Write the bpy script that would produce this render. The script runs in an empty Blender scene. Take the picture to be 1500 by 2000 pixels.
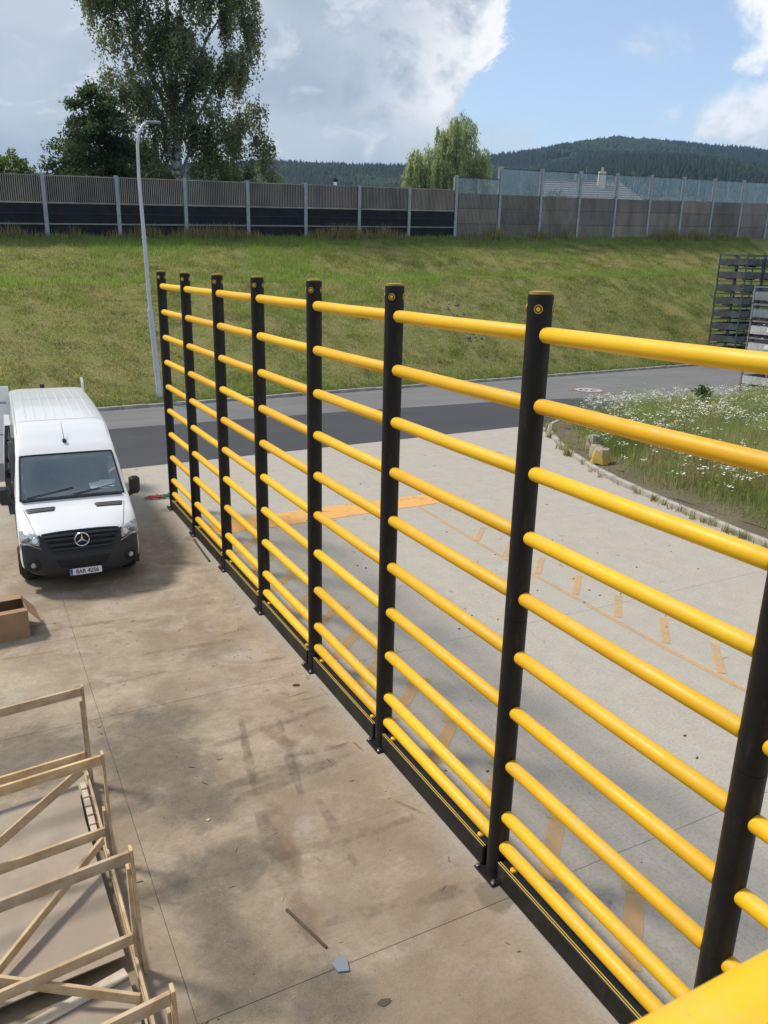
import bpy, math, random
import numpy as np
from mathutils import Vector, Matrix
random.seed(7)
RNG = np.random.default_rng(11)
SC = bpy.context.scene
COL = SC.collection
R = math.radians

# ------------------------------------------------------------------ camera
CAM = Vector((-3.930, 0.0, 5.508))
YAW, PITCH, ROLL = 0.485408, 0.298131, 0.0234006
cd = bpy.data.cameras.new('camera')
cam = bpy.data.objects.new('camera', cd); COL.objects.link(cam)
fw = Vector((math.sin(YAW)*math.cos(PITCH), math.cos(YAW)*math.cos(PITCH), -math.sin(PITCH)))
rt = Vector((math.cos(YAW), -math.sin(YAW), 0)); up = rt.cross(fw)
rr = rt*math.cos(ROLL) + up*math.sin(ROLL); uu = -rt*math.sin(ROLL) + up*math.cos(ROLL)
cam.matrix_world = Matrix(((rr.x, uu.x, -fw.x, CAM.x), (rr.y, uu.y, -fw.y, CAM.y), (rr.z, uu.z, -fw.z, CAM.z), (0, 0, 0, 1)))
cd.sensor_fit = 'VERTICAL'; cd.sensor_height = 24; cd.sensor_width = 18
cd.lens = 24*1538.73/2000
cd.clip_start = 0.05; cd.clip_end = 9000
cd.dof.use_dof = True; cd.dof.focus_distance = 9.0; cd.dof.aperture_fstop = 6.0
SC.camera = cam

# ------------------------------------------------------------------ sun, sky, exposure
SUN_EL, SUN_AZ = 55.0, -46.0            # azimuth from +Y towards +X
sd = bpy.data.lights.new('sun', 'SUN'); sd.energy = 2.4; sd.angle = R(9.0); sd.color = (1.0, 0.93, 0.82)
sun = bpy.data.objects.new('sun', sd); COL.objects.link(sun)
sv = Vector((math.sin(R(SUN_AZ))*math.cos(R(SUN_EL)), math.cos(R(SUN_AZ))*math.cos(R(SUN_EL)), math.sin(R(SUN_EL))))
sun.rotation_euler = sv.to_track_quat('Z', 'Y').to_euler()
sun.location = (-20, 20, 40)
SC.view_settings.view_transform = 'Standard'; SC.view_settings.look = 'None'
SC.view_settings.gamma = 1; SC.view_settings.use_curve_mapping = False
SC.view_settings.exposure = 0.62


class NT:
    """small helper to write node trees"""
    def __init__(s, tree):
        s.t = tree; s.t.nodes.clear()
    def n(s, kind, **kw):
        nd = s.t.nodes.new(kind)
        for k, v in kw.items(): setattr(nd, k, v)
        return nd
    def l(s, a, b): s.t.links.new(a, b)
    def put(s, sock, v):
        if isinstance(v, bpy.types.NodeSocket): s.l(v, sock)
        elif v is not None:
            if sock.type == 'RGBA' and len(v) == 3: v = (*v, 1)
            sock.default_value = v
    def m(s, op, a, b=None, c=None, clamp=False):
        nd = s.n('ShaderNodeMath', operation=op, use_clamp=clamp)
        s.put(nd.inputs[0], a)
        if b is not None: s.put(nd.inputs[1], b)
        if c is not None: s.put(nd.inputs[2], c)
        return nd.outputs[0]
    def vm(s, op, a, b=None):
        nd = s.n('ShaderNodeVectorMath', operation=op)
        s.put(nd.inputs[0], a)
        if b is not None: s.put(nd.inputs[1], b)
        return nd
    def mix(s, f, a, b, blend='MIX'):
        nd = s.n('ShaderNodeMix', data_type='RGBA', blend_type=blend)
        s.put(nd.inputs[0], f); s.put(nd.inputs[6], a); s.put(nd.inputs[7], b)
        return nd.outputs[2]
    def ss(s, x, lo, hi):
        nd = s.n('ShaderNodeMapRange', interpolation_type='SMOOTHSTEP')
        s.put(nd.inputs[0], x); nd.inputs[1].default_value = lo; nd.inputs[2].default_value = hi
        return nd.outputs[0]
    def noise(s, vec, scale=1, detail=4, rough=0.55, dist=0.0):
        nd = s.n('ShaderNodeTexNoise'); s.put(nd.inputs['Vector'], vec)
        nd.inputs['Scale'].default_value = scale; nd.inputs['Detail'].default_value = detail
        nd.inputs['Roughness'].default_value = rough; nd.inputs['Distortion'].default_value = dist
        return nd.outputs[0]
    def mapv(s, vec, scale=(1, 1, 1), loc=(0, 0, 0), rot=(0, 0, 0)):
        nd = s.n('ShaderNodeMapping'); s.put(nd.inputs[0], vec)
        nd.inputs['Scale'].default_value = scale; nd.inputs['Location'].default_value = loc; nd.inputs['Rotation'].default_value = rot
        return nd.outputs[0]


world = bpy.data.worlds.new('World'); SC.world = world; world.use_nodes = True
W = NT(world.node_tree)
SKY_STRENGTH = 0.12
sky = W.n('ShaderNodeTexSky', sky_type='NISHITA', sun_disc=False, sun_elevation=R(SUN_EL), sun_rotation=R(SUN_AZ), altitude=400, air_density=1.0, dust_density=1.2, ozone_density=1.0)
tc = W.n('ShaderNodeTexCoord')
D = W.vm('NORMALIZE', tc.outputs['Generated']).outputs[0]
sep = W.n('ShaderNodeSeparateXYZ'); W.l(D, sep.inputs[0])
el = W.m('MULTIPLY', W.m('ARCSINE', sep.outputs[2]), 57.2958)
nb = W.noise(W.mapv(D, (1, 1, 1.35)), 9, 11, 0.62, 0.3)          # billow noise
nl = W.noise(W.mapv(D, (1, 1, 2.0)), 4.2, 5, 0.5, 0.3)
nf = W.noise(W.mapv(D, (1, 1, 2.0), (3, 1, 7)), 11, 8, 0.62, 0.5)
nbc = W.m('SUBTRACT', nb, 0.5)
a0 = R(33.0)                                                   # edge of the big cloud bank
dotn = W.vm('DOT_PRODUCT', D, (-math.cos(a0), math.sin(a0), 0)).outputs['Value']
bnd = W.m('MULTIPLY', W.m('ARCSINE', dotn), 57.2958)
bnd = W.m('ADD', bnd, W.m('MULTIPLY', W.m('SUBTRACT', el, 11.0), 0.35))
bndn = W.m('ADD', bnd, W.m('MULTIPLY', nbc, 14.0))
m1 = W.ss(bndn, -0.3, 0.5)


def dirv(az, e): return (math.sin(R(az))*math.cos(R(e)), math.cos(R(az))*math.cos(R(e)), math.sin(R(e)))


def blob(az, e, rad, zs, amp, soft):
    df = W.vm('SUBTRACT', D, dirv(az, e)).outputs[0]
    ln = W.m('MULTIPLY', W.vm('LENGTH', W.mapv(df, (1, 1, zs))).outputs['Value'], 57.2958)
    v = W.m('ADD', W.m('SUBTRACT', rad, ln), W.m('MULTIPLY', nbc, amp))
    return W.ss(v, -soft, soft)


m2 = blob(56.0, 18.6, 6.9, 1.0, 14, 1.2)
m3 = W.m('MULTIPLY', blob(54.5, 8.9, 7.6, 3.8, 14, 2.0), 0.85)
m5 = W.m('MULTIPLY', blob(44.0, 13.4, 1.0, 1.6, 9, 1.2), 0.42)
m6 = W.m('MULTIPLY', blob(34.5, 7.6, 3.2, 1.6, 10, 2.0), 0.5)
side = W.ss(W.m('MULTIPLY', bnd, -1.0), 24, 40)
m4 = W.m('MULTIPLY', W.ss(nl, 0.5, 0.6), side)
mk = W.m('MAXIMUM', W.m('MAXIMUM', m1, m2), W.m('MAXIMUM', W.m('MAXIMUM', m3, m5), W.m('MAXIMUM', m4, m6)))
edge = W.m('SUBTRACT', 1.0, W.ss(W.m('ADD', bnd, W.m('MULTIPLY', nbc, 26)), 1.5, 10.0))
edge = W.m('MULTIPLY', edge, W.ss(el, 6.8, 10.5))
edge = W.m('MULTIPLY', edge, W.ss(nb, 0.36, 0.58))
right = W.ss(W.m('MULTIPLY', bnd, -1.0), 3, 8)
bright = W.m('MAXIMUM', edge, W.m('MULTIPLY', right, W.ss(nb, 0.34, 0.6)))
gsoft = W.m('ADD', W.m('MULTIPLY', W.ss(nl, 0.4, 0.66), 0.6), W.m('MULTIPLY', W.ss(nf, 0.52, 0.68), 0.8), clamp=True)
grey = W.mix(gsoft, (0.285, 0.338, 0.41), (0.47, 0.51, 0.56))
cl = W.mix(bright, grey, (0.71, 0.715, 0.73))
cl = W.vm('MULTIPLY', cl, (1/SKY_STRENGTH,)*3).outputs[0]
lift = W.mix(0.12, sky.outputs[0], (6.0, 6.6, 7.2))
wc = W.mix(mk, lift, cl)
bg = W.n('ShaderNodeBackground'); W.l(wc, bg.inputs[0]); bg.inputs[1].default_value = SKY_STRENGTH
wo = W.n('ShaderNodeOutputWorld'); W.l(bg.outputs[0], wo.inputs[0])

# ------------------------------------------------------------------ materials
MATS = {}


def mat(name, col, rough=0.6, metal=0.0, var=0.0, vscale=3.0, bump=0.0, bscale=40.0, col2=None, spec=0.5, coat=0.0, stretch=(1, 1, 1), attr=False, trans=0.0, wear=None):
    if name in MATS: return MATS[name]
    m = bpy.data.materials.new(name); m.use_nodes = True
    T = NT(m.node_tree); b = T.n('ShaderNodeBsdfPrincipled'); o = T.n('ShaderNodeOutputMaterial'); T.l(b.outputs[0], o.inputs[0])
    t = T.n('ShaderNodeTexCoord').outputs['Object']
    t = T.mapv(t, stretch)
    c = (*col, 1)
    if attr:
        at = T.n('ShaderNodeAttribute', attribute_name='Col'); c = at.outputs['Color']
    if var > 0 or col2:
        nz = T.noise(t, vscale, 5, 0.6)
        f = T.ss(nz, 0.32, 0.68)
        c2 = col2 or tuple(x*(1-var) for x in col)
        if attr: c = T.mix(f, c, T.vm('MULTIPLY', c, (1-var,)*3).outputs[0])
        else: c = T.mix(f, c, c2)
        T.put(b.inputs['Roughness'], T.m('ADD', T.m('MULTIPLY', f, 0.12), rough-0.04))
    else: b.inputs['Roughness'].default_value = rough
    if wear == 'rail':
        oi = T.n('ShaderNodeObjectInfo').outputs['Random']
        hs_ = T.n('ShaderNodeHueSaturation'); T.put(hs_.inputs['Value'], T.m('ADD', .93, T.m('MULTIPLY', oi, .12))); T.put(hs_.inputs['Hue'], T.m('ADD', .495, T.m('MULTIPLY', oi, .010))); T.put(hs_.inputs['Color'], c); c = hs_.outputs[0]
        gn = T.n('ShaderNodeNewGeometry'); sz = T.n('ShaderNodeSeparateXYZ'); T.l(gn.outputs['Normal'], sz.inputs[0])
        dn = T.noise(T.mapv(t, (1, .8, 1)), 9, 7, .75)
        c = T.mix(T.m('MULTIPLY', T.m('MULTIPLY', T.ss(sz.outputs[2], .1, 1.0), T.ss(dn, .42, .7)), .38), c, (.62, .47, .22))
        c = T.mix(T.m('MULTIPLY', T.ss(T.noise(T.mapv(t, (40, 1.5, 40)), 3, 4, .7), .66, .72), .45), c, (.30, .17, .03))
    elif wear == 'post':
        dn = T.noise(T.mapv(t, (6, 6, 1.2)), 2.2, 7, .75)
        c = T.mix(T.m('MULTIPLY', T.ss(dn, .52, .72), .30), c, (.085, .075, .062))
        c = T.mix(T.m('MULTIPLY', T.ss(T.noise(T.mapv(t, (9, 9, 60)), 1.2, 4, .6), .70, .74), .5), c, (.16, .15, .14))
    elif wear == 'panel':
        oi = T.n('ShaderNodeObjectInfo').outputs['Random']
        hs_ = T.n('ShaderNodeHueSaturation'); T.put(hs_.inputs['Value'], T.m('ADD', .82, T.m('MULTIPLY', oi, .34))); T.put(hs_.inputs['Saturation'], T.m('ADD', .7, T.m('MULTIPLY', oi, .6))); T.put(hs_.inputs['Color'], c); c = hs_.outputs[0]
    elif wear == 'wood':
        vo = T.n('ShaderNodeTexVoronoi'); T.put(vo.inputs['Vector'], T.mapv(t, (.35, .35, .35))); vo.inputs['Scale'].default_value = 6
        c = T.mix(T.m('MULTIPLY', T.m('SUBTRACT', 1.0, T.ss(vo.outputs['Distance'], .05, .13)), .75), c, (.12, .06, .025))
        gr = T.noise(T.mapv(t, (1.2, 30, 30)), 3, 5, .7)
        c = T.mix(T.m('MULTIPLY', T.ss(gr, .5, .7), .35), c, (.30, .18, .08))
        oi = T.n('ShaderNodeObjectInfo').outputs['Random']
        hs_ = T.n('ShaderNodeHueSaturation'); T.put(hs_.inputs['Value'], T.m('ADD', .78, T.m('MULTIPLY', oi, .32))); T.put(hs_.inputs['Saturation'], T.m('ADD', .85, T.m('MULTIPLY', oi, .25))); T.put(hs_.inputs['Color'], c); c = hs_.outputs[0]
    T.put(b.inputs['Base Color'], c)
    b.inputs['Metallic'].default_value = metal
    b.inputs['Specular IOR Level'].default_value = spec
    b.inputs['Coat Weight'].default_value = coat; b.inputs['Coat Roughness'].default_value = 0.05
    if trans: b.inputs['Transmission Weight'].default_value = trans
    if bump > 0:
        bn = T.n('ShaderNodeBump'); bn.inputs['Strength'].default_value = bump; bn.inputs['Distance'].default_value = 0.02
        T.l(T.noise(t, bscale, 4, 0.6), bn.inputs['Height']); T.l(bn.outputs[0], b.inputs['Normal'])
    if attr:
        tl = T.n('ShaderNodeBsdfTranslucent'); T.put(tl.inputs[0], T.vm('MULTIPLY', c, (1.25, 1.25, 0.9)).outputs[0])
        mx = T.n('ShaderNodeMixShader'); mx.inputs[0].default_value = 0.5
        T.l(b.outputs[0], mx.inputs[1]); T.l(tl.outputs[0], mx.inputs[2]); T.l(mx.outputs[0], o.inputs[0])
    MATS[name] = m
    return m


M_YEL = mat('yellow_plastic', (0.87, 0.49, 0.008), 0.5, wear='rail', var=0.08, vscale=2.2, bump=0.03, bscale=60)
M_BLK = mat('black_plastic', (0.009, 0.008, 0.008), 0.5, spec=0.35, wear='post', var=0.3, vscale=3, bump=0.05, bscale=30)
M_STEEL = mat('zinc_steel', (0.5, 0.5, 0.5), 0.35, 0.9)
M_WHITE = mat('white_paint', (0.80, 0.81, 0.82), 0.3, coat=0.6)
M_TRIM = mat('dark_trim', (0.022, 0.023, 0.026), 0.5, bump=0.05, bscale=200)
M_BLACK = mat('black_gap', (0.006, 0.006, 0.007), 0.6)
M_RUB = mat('tyre_rubber', (0.014, 0.014, 0.014), 0.8, bump=0.2, bscale=60)
M_CHROME = mat('chrome', (0.75, 0.75, 0.76), 0.15, 1.0)
M_LENS = mat('headlight_lens', (0.55, 0.57, 0.60), 0.08, 0.35, col2=(0.18, 0.19, 0.2), vscale=14, coat=1.0)
M_WOOD = mat('pine_wood', (0.64, 0.48, 0.29), 0.7, col2=(0.46, 0.31, 0.17), vscale=5, bump=0.1, bscale=30, wear='wood')
M_WOODL = mat('pale_wood', (0.62, 0.54, 0.43), 0.7, col2=(0.48, 0.38, 0.28), vscale=6, bump=0.1, bscale=40)
M_BOARD = mat('hardboard', (0.375, 0.31, 0.24), 0.75, col2=(0.31, 0.25, 0.19), vscale=2.2, bump=0.05)
M_CARD = mat('cardboard', (0.36, 0.22, 0.12), 0.85, var=0.15, vscale=5)
M_GALV = mat('galvanised', (0.36, 0.39, 0.42), 0.55, 0.3, var=0.2, vscale=4)
M_LAMP = mat('lamp_paint', (0.62, 0.65, 0.67), 0.45, 0.1, var=0.12, vscale=2)
M_SLAT = mat('weathered_slats', (0.375, 0.33, 0.295), 0.85, wear='panel', col2=(0.24, 0.205, 0.18), vscale=0.9, bump=0.1, stretch=(1, 1, 0.3))
M_BACK = mat('dark_absorber', (0.018, 0.018, 0.022), 0.9)
M_NET = mat('black_net', (0.013, 0.013, 0.018), 0.85, var=0.35, vscale=1.2)
M_KERB = mat('kerb_concrete', (0.46, 0.435, 0.39), 0.85, col2=(0.27, 0.25, 0.22), vscale=2.4, bump=0.3, bscale=25)
M_ROCK = mat('concrete_lump', (0.42, 0.37, 0.28), 0.9, col2=(0.27, 0.22, 0.16), vscale=5, bump=0.9, bscale=18)
M_BARK = mat('bark', (0.10, 0.08, 0.06), 0.9, var=0.5, vscale=6, bump=0.5, bscale=12)
M_BIRCH = mat('birch_bark', (0.48, 0.46, 0.42), 0.8, col2=(0.07, 0.06, 0.05), vscale=2.5, stretch=(1, 1, 2.5))
M_STILL_D = mat('dark_grey_steel', (0.095, 0.108, 0.125), 0.6, 0.2, col2=(0.05, 0.055, 0.062), vscale=3)
M_STILL_G = mat('blue_grey_steel', (0.24, 0.28, 0.31), 0.6, 0.1, col2=(0.17, 0.2, 0.22), vscale=2)
M_STILL_W = mat('white_grey_steel', (0.56, 0.57, 0.56), 0.6, 0.0, col2=(0.40, 0.40, 0.39), vscale=2.5)
M_RUST = mat('rusty_steel', (0.17, 0.085, 0.045), 0.85, col2=(0.09, 0.07, 0.06), vscale=8)
M_RED = mat('red_paint', (0.45, 0.03, 0.02), 0.55)
M_GREEN = mat('green_strap', (0.02, 0.16, 0.07), 0.7)
M_PAPER = mat('white_paper', (0.82, 0.83, 0.84), 0.8)
M_STICK = mat('dry_wood_debris', (0.10, 0.075, 0.05), 0.9, var=0.3)
M_GREYP = mat('grey_plastic', (0.20, 0.23, 0.26), 0.6)
M_ROOF = mat('roof_tile', (0.27, 0.245, 0.24), 0.8, var=0.25, vscale=4)
M_RENDER = mat('cream_render', (0.68, 0.62, 0.50), 0.9, var=0.08)
M_BLADE = mat('grass_blade', (0.1, 0.1, 0.03), 0.75, attr=True, spec=0.2)
M_LEAF = mat('leaf', (0.1, 0.1, 0.03), 0.65, attr=True, spec=0.3)
M_PETAL = mat('white_umbel', (0.74, 0.73, 0.66), 0.8, col2=(.55, .53, .43), vscale=.9)
M_CLINE = mat('channel_line', (0.55, 0.40, 0.09), 0.5)
M_PLATE = mat('plate_white', (0.78, 0.79, 0.80), 0.4)
M_BLUE = mat('plate_blue', (0.02, 0.07, 0.38), 0.4)
M_MARKW = mat('road_white', (0.46, 0.455, 0.445), 0.8, var=0.15, vscale=6)
M_MARKR = mat('road_red', (0.33, 0.17, 0.16), 0.8, var=0.3, vscale=6)
M_MARKB = mat('road_black', (0.06, 0.06, 0.065), 0.8)


def paint_worn(name, col, keep):
    m = bpy.data.materials.new(name); m.use_nodes = True
    T = NT(m.node_tree); b = T.n('ShaderNodeBsdfPrincipled'); o = T.n('ShaderNodeOutputMaterial')
    t = T.n('ShaderNodeTexCoord').outputs['Object']
    n1 = T.noise(t, 2.0, 6, 0.7); n2 = T.noise(t, 16, 5, 0.75)
    a = T.m('ADD', T.m('MULTIPLY', n1, 0.8), T.m('MULTIPLY', n2, 0.2))
    f = T.m('MULTIPLY', T.ss(a, 0.28+keep*0.25, (0.46 if keep > .9 else .64)+keep*0.25), -1.0)
    f = T.m('ADD', f, 1.0)
    T.put(b.inputs['Base Color'], T.mix(T.m('MULTIPLY', f, 0.9), (0.40, 0.38, 0.345), (*col, 1)))
    b.inputs['Roughness'].default_value = 0.75
    tr = T.n('ShaderNodeBsdfTransparent'); mx = T.n('ShaderNodeMixShader')
    T.put(mx.inputs[0], T.m('MULTIPLY', f, 0.95 if keep > .9 else .58)); T.l(tr.outputs[0], mx.inputs[1]); T.l(b.outputs[0], mx.inputs[2])
    T.l(mx.outputs[0], o.inputs[0])
    return m


M_ORANGE = paint_worn('orange_road_paint', (0.80, 0.41, 0.09), 1.0)
M_ORANGE2 = paint_worn('worn_orange_paint', (0.76, 0.44, 0.15), 0.60)
M_YSPLAT = paint_worn('yellow_overspray', (0.62, 0.47, 0.12), 0.45)


def concrete_mat():
    m = bpy.data.materials.new('yard_concrete'); m.use_nodes = True
    T = NT(m.node_tree); b = T.n('ShaderNodeBsdfPrincipled'); o = T.n('ShaderNodeOutputMaterial'); T.l(b.outputs[0], o.inputs[0])
    t = T.n('ShaderNodeTexCoord').outputs['Object']
    sp = T.n('ShaderNodeSeparateXYZ'); T.l(t, sp.inputs[0]); X, Y = sp.outputs[0], sp.outputs[1]
    big = T.noise(t, 0.85, 8, 0.68, 0.5)
    mid = T.noise(t, 2.6, 9, 0.74, 0.5)
    fine = T.noise(t, 26, 6, 0.75)
    grit = T.noise(t, 140, 3, 0.7)
    streak = T.noise(T.mapv(t, (0.45, 8.0, 1)), 1.6, 8, 0.72, 0.2)       # drag marks across the yard
    streak2 = T.noise(T.mapv(t, (3.5, 0.4, 1), (4, 2, 0)), 1.2, 6, 0.65, 0.4)
    # clean grey of the open yard
    g = T.mix(T.ss(mid, 0.3, 0.7), (0.475, 0.435, 0.372), (0.415, 0.38, 0.325))
    g = T.mix(T.m('MULTIPLY', T.ss(streak2, 0.52, 0.75), 0.22), g, (0.26, 0.245, 0.225))
    # brown working side
    br = T.mix(T.ss(big, 0.32, 0.66), (0.435, 0.352, 0.248), (0.25, 0.185, 0.118))
    br = T.mix(T.m('MULTIPLY', T.ss(streak, 0.50, 0.70), 0.30), br, (0.15, 0.112, 0.08))
    rust = T.m('MULTIPLY', T.ss(T.noise(T.mapv(t, (0.8, 2.4, 1), (9, 3, 1)), 1.1, 6, 0.7, 0.8), 0.55, 0.72), 0.45)
    br = T.mix(rust, br, (0.30, 0.18, 0.085))
    pale = T.m('MULTIPLY', T.ss(T.noise(t, 1.3, 5, 0.6, 0.8), 0.52, 0.66), 0.7)
    br = T.mix(pale, br, (0.42, 0.365, 0.29))

    def spot(cx, cy, rx, ry, soft=1.0, amp=1.3):
        dx = T.m('DIVIDE', T.m('SUBTRACT', X, cx), rx); dy = T.m('DIVIDE', T.m('SUBTRACT', Y, cy), ry)
        d = T.m('SQRT', T.m('ADD', T.m('MULTIPLY', dx, dx), T.m('MULTIPLY', dy, dy)))
        d = T.m('ADD', d, T.m('MULTIPLY', T.m('SUBTRACT', mid, 0.5), amp*2))
        return T.m('SUBTRACT', 1.0, T.ss(d, 1.0-soft*0.5, 1.0+soft*0.5))
    br = T.mix(T.m('MULTIPLY', T.ss(T.noise(t, 5.5, 9, 0.8, 0.3), 0.46, 0.66), 0.42), br, (0.17, 0.135, 0.098))
    br = T.mix(T.m('MULTIPLY', T.ss(T.noise(T.mapv(t, (0.5, 14, 1), (2, 8, 0)), 2.2, 6, 0.7), 0.60, 0.70), 0.5), br, (0.14, 0.10, 0.07))
    gr_ = T.noise(T.mapv(t, (1, 1, 1), (5, 5, 0)), 0.9, 9, 0.7, 0.4)
    near_ = T.m('MULTIPLY', T.m('SUBTRACT', 9.5, Y), 0.045)
    grime = T.ss(T.m('ADD', gr_, T.m('MAXIMUM', near_, -0.12)), 0.50, 0.74)
    br = T.mix(T.m('MULTIPLY', grime, 0.50), br, (0.185, 0.135, 0.086))
    far = T.ss(Y, 14.0, 21.0)                                          # cleaner towards the road
    dirt = T.m('SUBTRACT', 1.0, T.ss(T.m('ADD', X, T.m('MULTIPLY', T.m('SUBTRACT', big, 0.5), 0.8)), -0.55, 0.22))
    dirt = T.m('MULTIPLY', dirt, T.m('SUBTRACT', 1.0, T.m('MULTIPLY', far, 0.75)))
    c = T.mix(T.m('ADD', T.m('MULTIPLY', dirt, 0.93), 0.03), g, br)
    sp_ = [(-2.42, 8.9, .55, .5), (-2.35, 8.05, .42, .55), (-2.3, 7.3, .36, .5), (-2.75, 8.3, .4, .8), (-2.35, 6.15, .62, .30), (-2.45, 4.75, .42, .34), (-2.0, 4.45, .35, .3), (-4.1, 8.9, 1.2, .6), (-2.55, 5.5, .25, .7)]
    oil = None
    for q in sp_:
        v_ = spot(*q, soft=1.1, amp=1.5); oil = v_ if oil is None else T.m('MAXIMUM', oil, v_)
    oil = T.m('MAXIMUM', oil, T.m('MULTIPLY', spot(-1.2, 10.6, 0.40, 0.22), 0.55))
    oil = T.m('MULTIPLY', oil, T.m('ADD', 0.72, T.m('MULTIPLY', T.ss(T.noise(t, 7, 6, 0.7), .35, .65), 0.28)))
    c = T.mix(T.m('MULTIPLY', oil, 0.84), c, (0.086, 0.068, 0.051))
    damp = spot(-0.2, 4.72, 0.16, 0.19, 0.25, 0.5)
    damp = T.m('MAXIMUM', damp, T.m('MULTIPLY', spot(-0.12, 15.8, 0.2, 0.2, 0.3, .5), 0.7))
    damp = T.m('MAXIMUM', damp, T.m('MULTIPLY', spot(-0.12, 18.0, 0.22, 0.2, 0.3, .5), 0.7))
    c = T.mix(T.m('MULTIPLY', damp, 0.75), c, (0.15, 0.125, 0.08))
    blot = T.m('MULTIPLY', T.ss(T.noise(t, 3.4, 3, 0.5, 0.3), 0.69, 0.74), 0.55)
    c = T.mix(blot, c, (0.12, 0.11, 0.10))
    c = T.mix(T.m('MULTIPLY', T.ss(fine, 0.42, 0.66), 0.34), c, (0.17, 0.145, 0.115))
    c = T.mix(T.m('MULTIPLY', T.ss(grit, 0.45, 0.7), 0.28), c, (0.50, 0.46, 0.40))
    T.put(b.inputs['Base Color'], c)
    T.put(b.inputs['Roughness'], T.m('ADD', 0.62, T.m('MULTIPLY', mid, 0.3)))
    b.inputs['Specular IOR Level'].default_value = 0.35
    bn = T.n('ShaderNodeBump'); bn.inputs['Strength'].default_value = 0.25; bn.inputs['Distance'].default_value = 0.01
    T.l(T.m('ADD', fine, T.m('MULTIPLY', grit, 0.6)), bn.inputs['Height']); T.l(bn.outputs[0], b.inputs['Normal'])
    return m


def asphalt_mat(name, c1, c2):
    m = bpy.data.materials.new(name); m.use_nodes = True
    T = NT(m.node_tree); b = T.n('ShaderNodeBsdfPrincipled'); o = T.n('ShaderNodeOutputMaterial'); T.l(b.outputs[0], o.inputs[0])
    t = T.n('ShaderNodeTexCoord').outputs['Object']
    a = T.noise(T.mapv(t, (0.12, 1.1, 1), rot=(0, 0, -0.1)), 1.0, 5, 0.6, 0.3)
    f = T.noise(t, 22, 5, 0.7); big = T.noise(t, 0.5, 5, 0.6)
    c = T.mix(T.ss(a, 0.3, 0.7), (*c1, 1), (*c2, 1))
    c = T.mix(T.m('MULTIPLY', T.ss(big, 0.45, 0.7), 0.4), c, tuple(x*0.8 for x in c2)+(1,))
    c = T.mix(T.m('MULTIPLY', T.ss(f, 0.35, 0.75), 0.35), c, tuple(x*1.35 for x in c1)+(1,))
    T.put(b.inputs['Base Color'], c); b.inputs['Roughness'].default_value = 0.85; b.inputs['Specular IOR Level'].default_value = 0.3
    bn = T.n('ShaderNodeBump'); bn.inputs['Strength'].default_value = 0.3; bn.inputs['Distance'].default_value = 0.01
    T.l(f, bn.inputs['Height']); T.l(bn.outputs[0], b.inputs['Normal'])
    return m


def soil_mat(name, cols, sc=0.6):
    m = bpy.data.materials.new(name); m.use_nodes = True
    T = NT(m.node_tree); b = T.n('ShaderNodeBsdfPrincipled'); o = T.n('ShaderNodeOutputMaterial'); T.l(b.outputs[0], o.inputs[0])
    t = T.n('ShaderNodeTexCoord').outputs['Object']
    a = T.noise(t, sc, 6, 0.65, 0.5); f = T.noise(t, 9, 6, 0.7)
    c = T.mix(T.ss(a, 0.35, 0.65), (*cols[0], 1), (*cols[1], 1)); c = T.mix(T.ss(f, 0.4, 0.75), c, (*cols[2], 1))
    T.put(b.inputs['Base Color'], c); b.inputs['Roughness'].default_value = 0.95; b.inputs['Specular IOR Level'].default_value = 0.15
    bn = T.n('ShaderNodeBump'); bn.inputs['Strength'].default_value = 0.6; bn.inputs['Distance'].default_value = 0.08
    T.l(f, bn.inputs['Height']); T.l(bn.outputs[0], b.inputs['Normal'])
    return m


def glass_mat(name, tint, gl=0.03, mixw=0.0, milk=None):
    m = bpy.data.materials.new(name); m.use_nodes = True
    T = NT(m.node_tree); o = T.n('ShaderNodeOutputMaterial')
    tr = T.n('ShaderNodeBsdfTransparent'); tr.inputs[0].default_value = (*tint, 1)
    g = T.n('ShaderNodeBsdfGlossy'); g.inputs['Roughness'].default_value = gl; g.inputs['Color'].default_value = (.80, .93, 1.0, 1)
    fr = T.n('ShaderNodeLayerWeight'); fr.inputs['Blend'].default_value = .5; fac = T.m('ADD', T.m('MULTIPLY', T.m('POWER', fr.outputs['Facing'], 4.0), .7), .04)
    mx = T.n('ShaderNodeMixShader'); T.put(mx.inputs[0], T.m('ADD', fac, mixw, clamp=True)); T.l(tr.outputs[0], mx.inputs[1]); T.l(g.outputs[0], mx.inputs[2])
    out = mx.outputs[0]
    if milk:
        d = T.n('ShaderNodeBsdfDiffuse'); d.inputs[0].default_value = (*milk[0], 1)
        nz = T.noise(T.mapv(T.n('ShaderNodeTexCoord').outputs['Object'], (1, 1, .5)), 1.3, 5, .6)
        m2 = T.n('ShaderNodeMixShader'); T.put(m2.inputs[0], T.m('MULTIPLY', T.ss(nz, .2, .8), milk[1]*1.6)); T.l(out, m2.inputs[1]); T.l(d.outputs[0], m2.inputs[2]); out = m2.outputs[0]
    T.l(out, o.inputs[0]); return m


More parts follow.
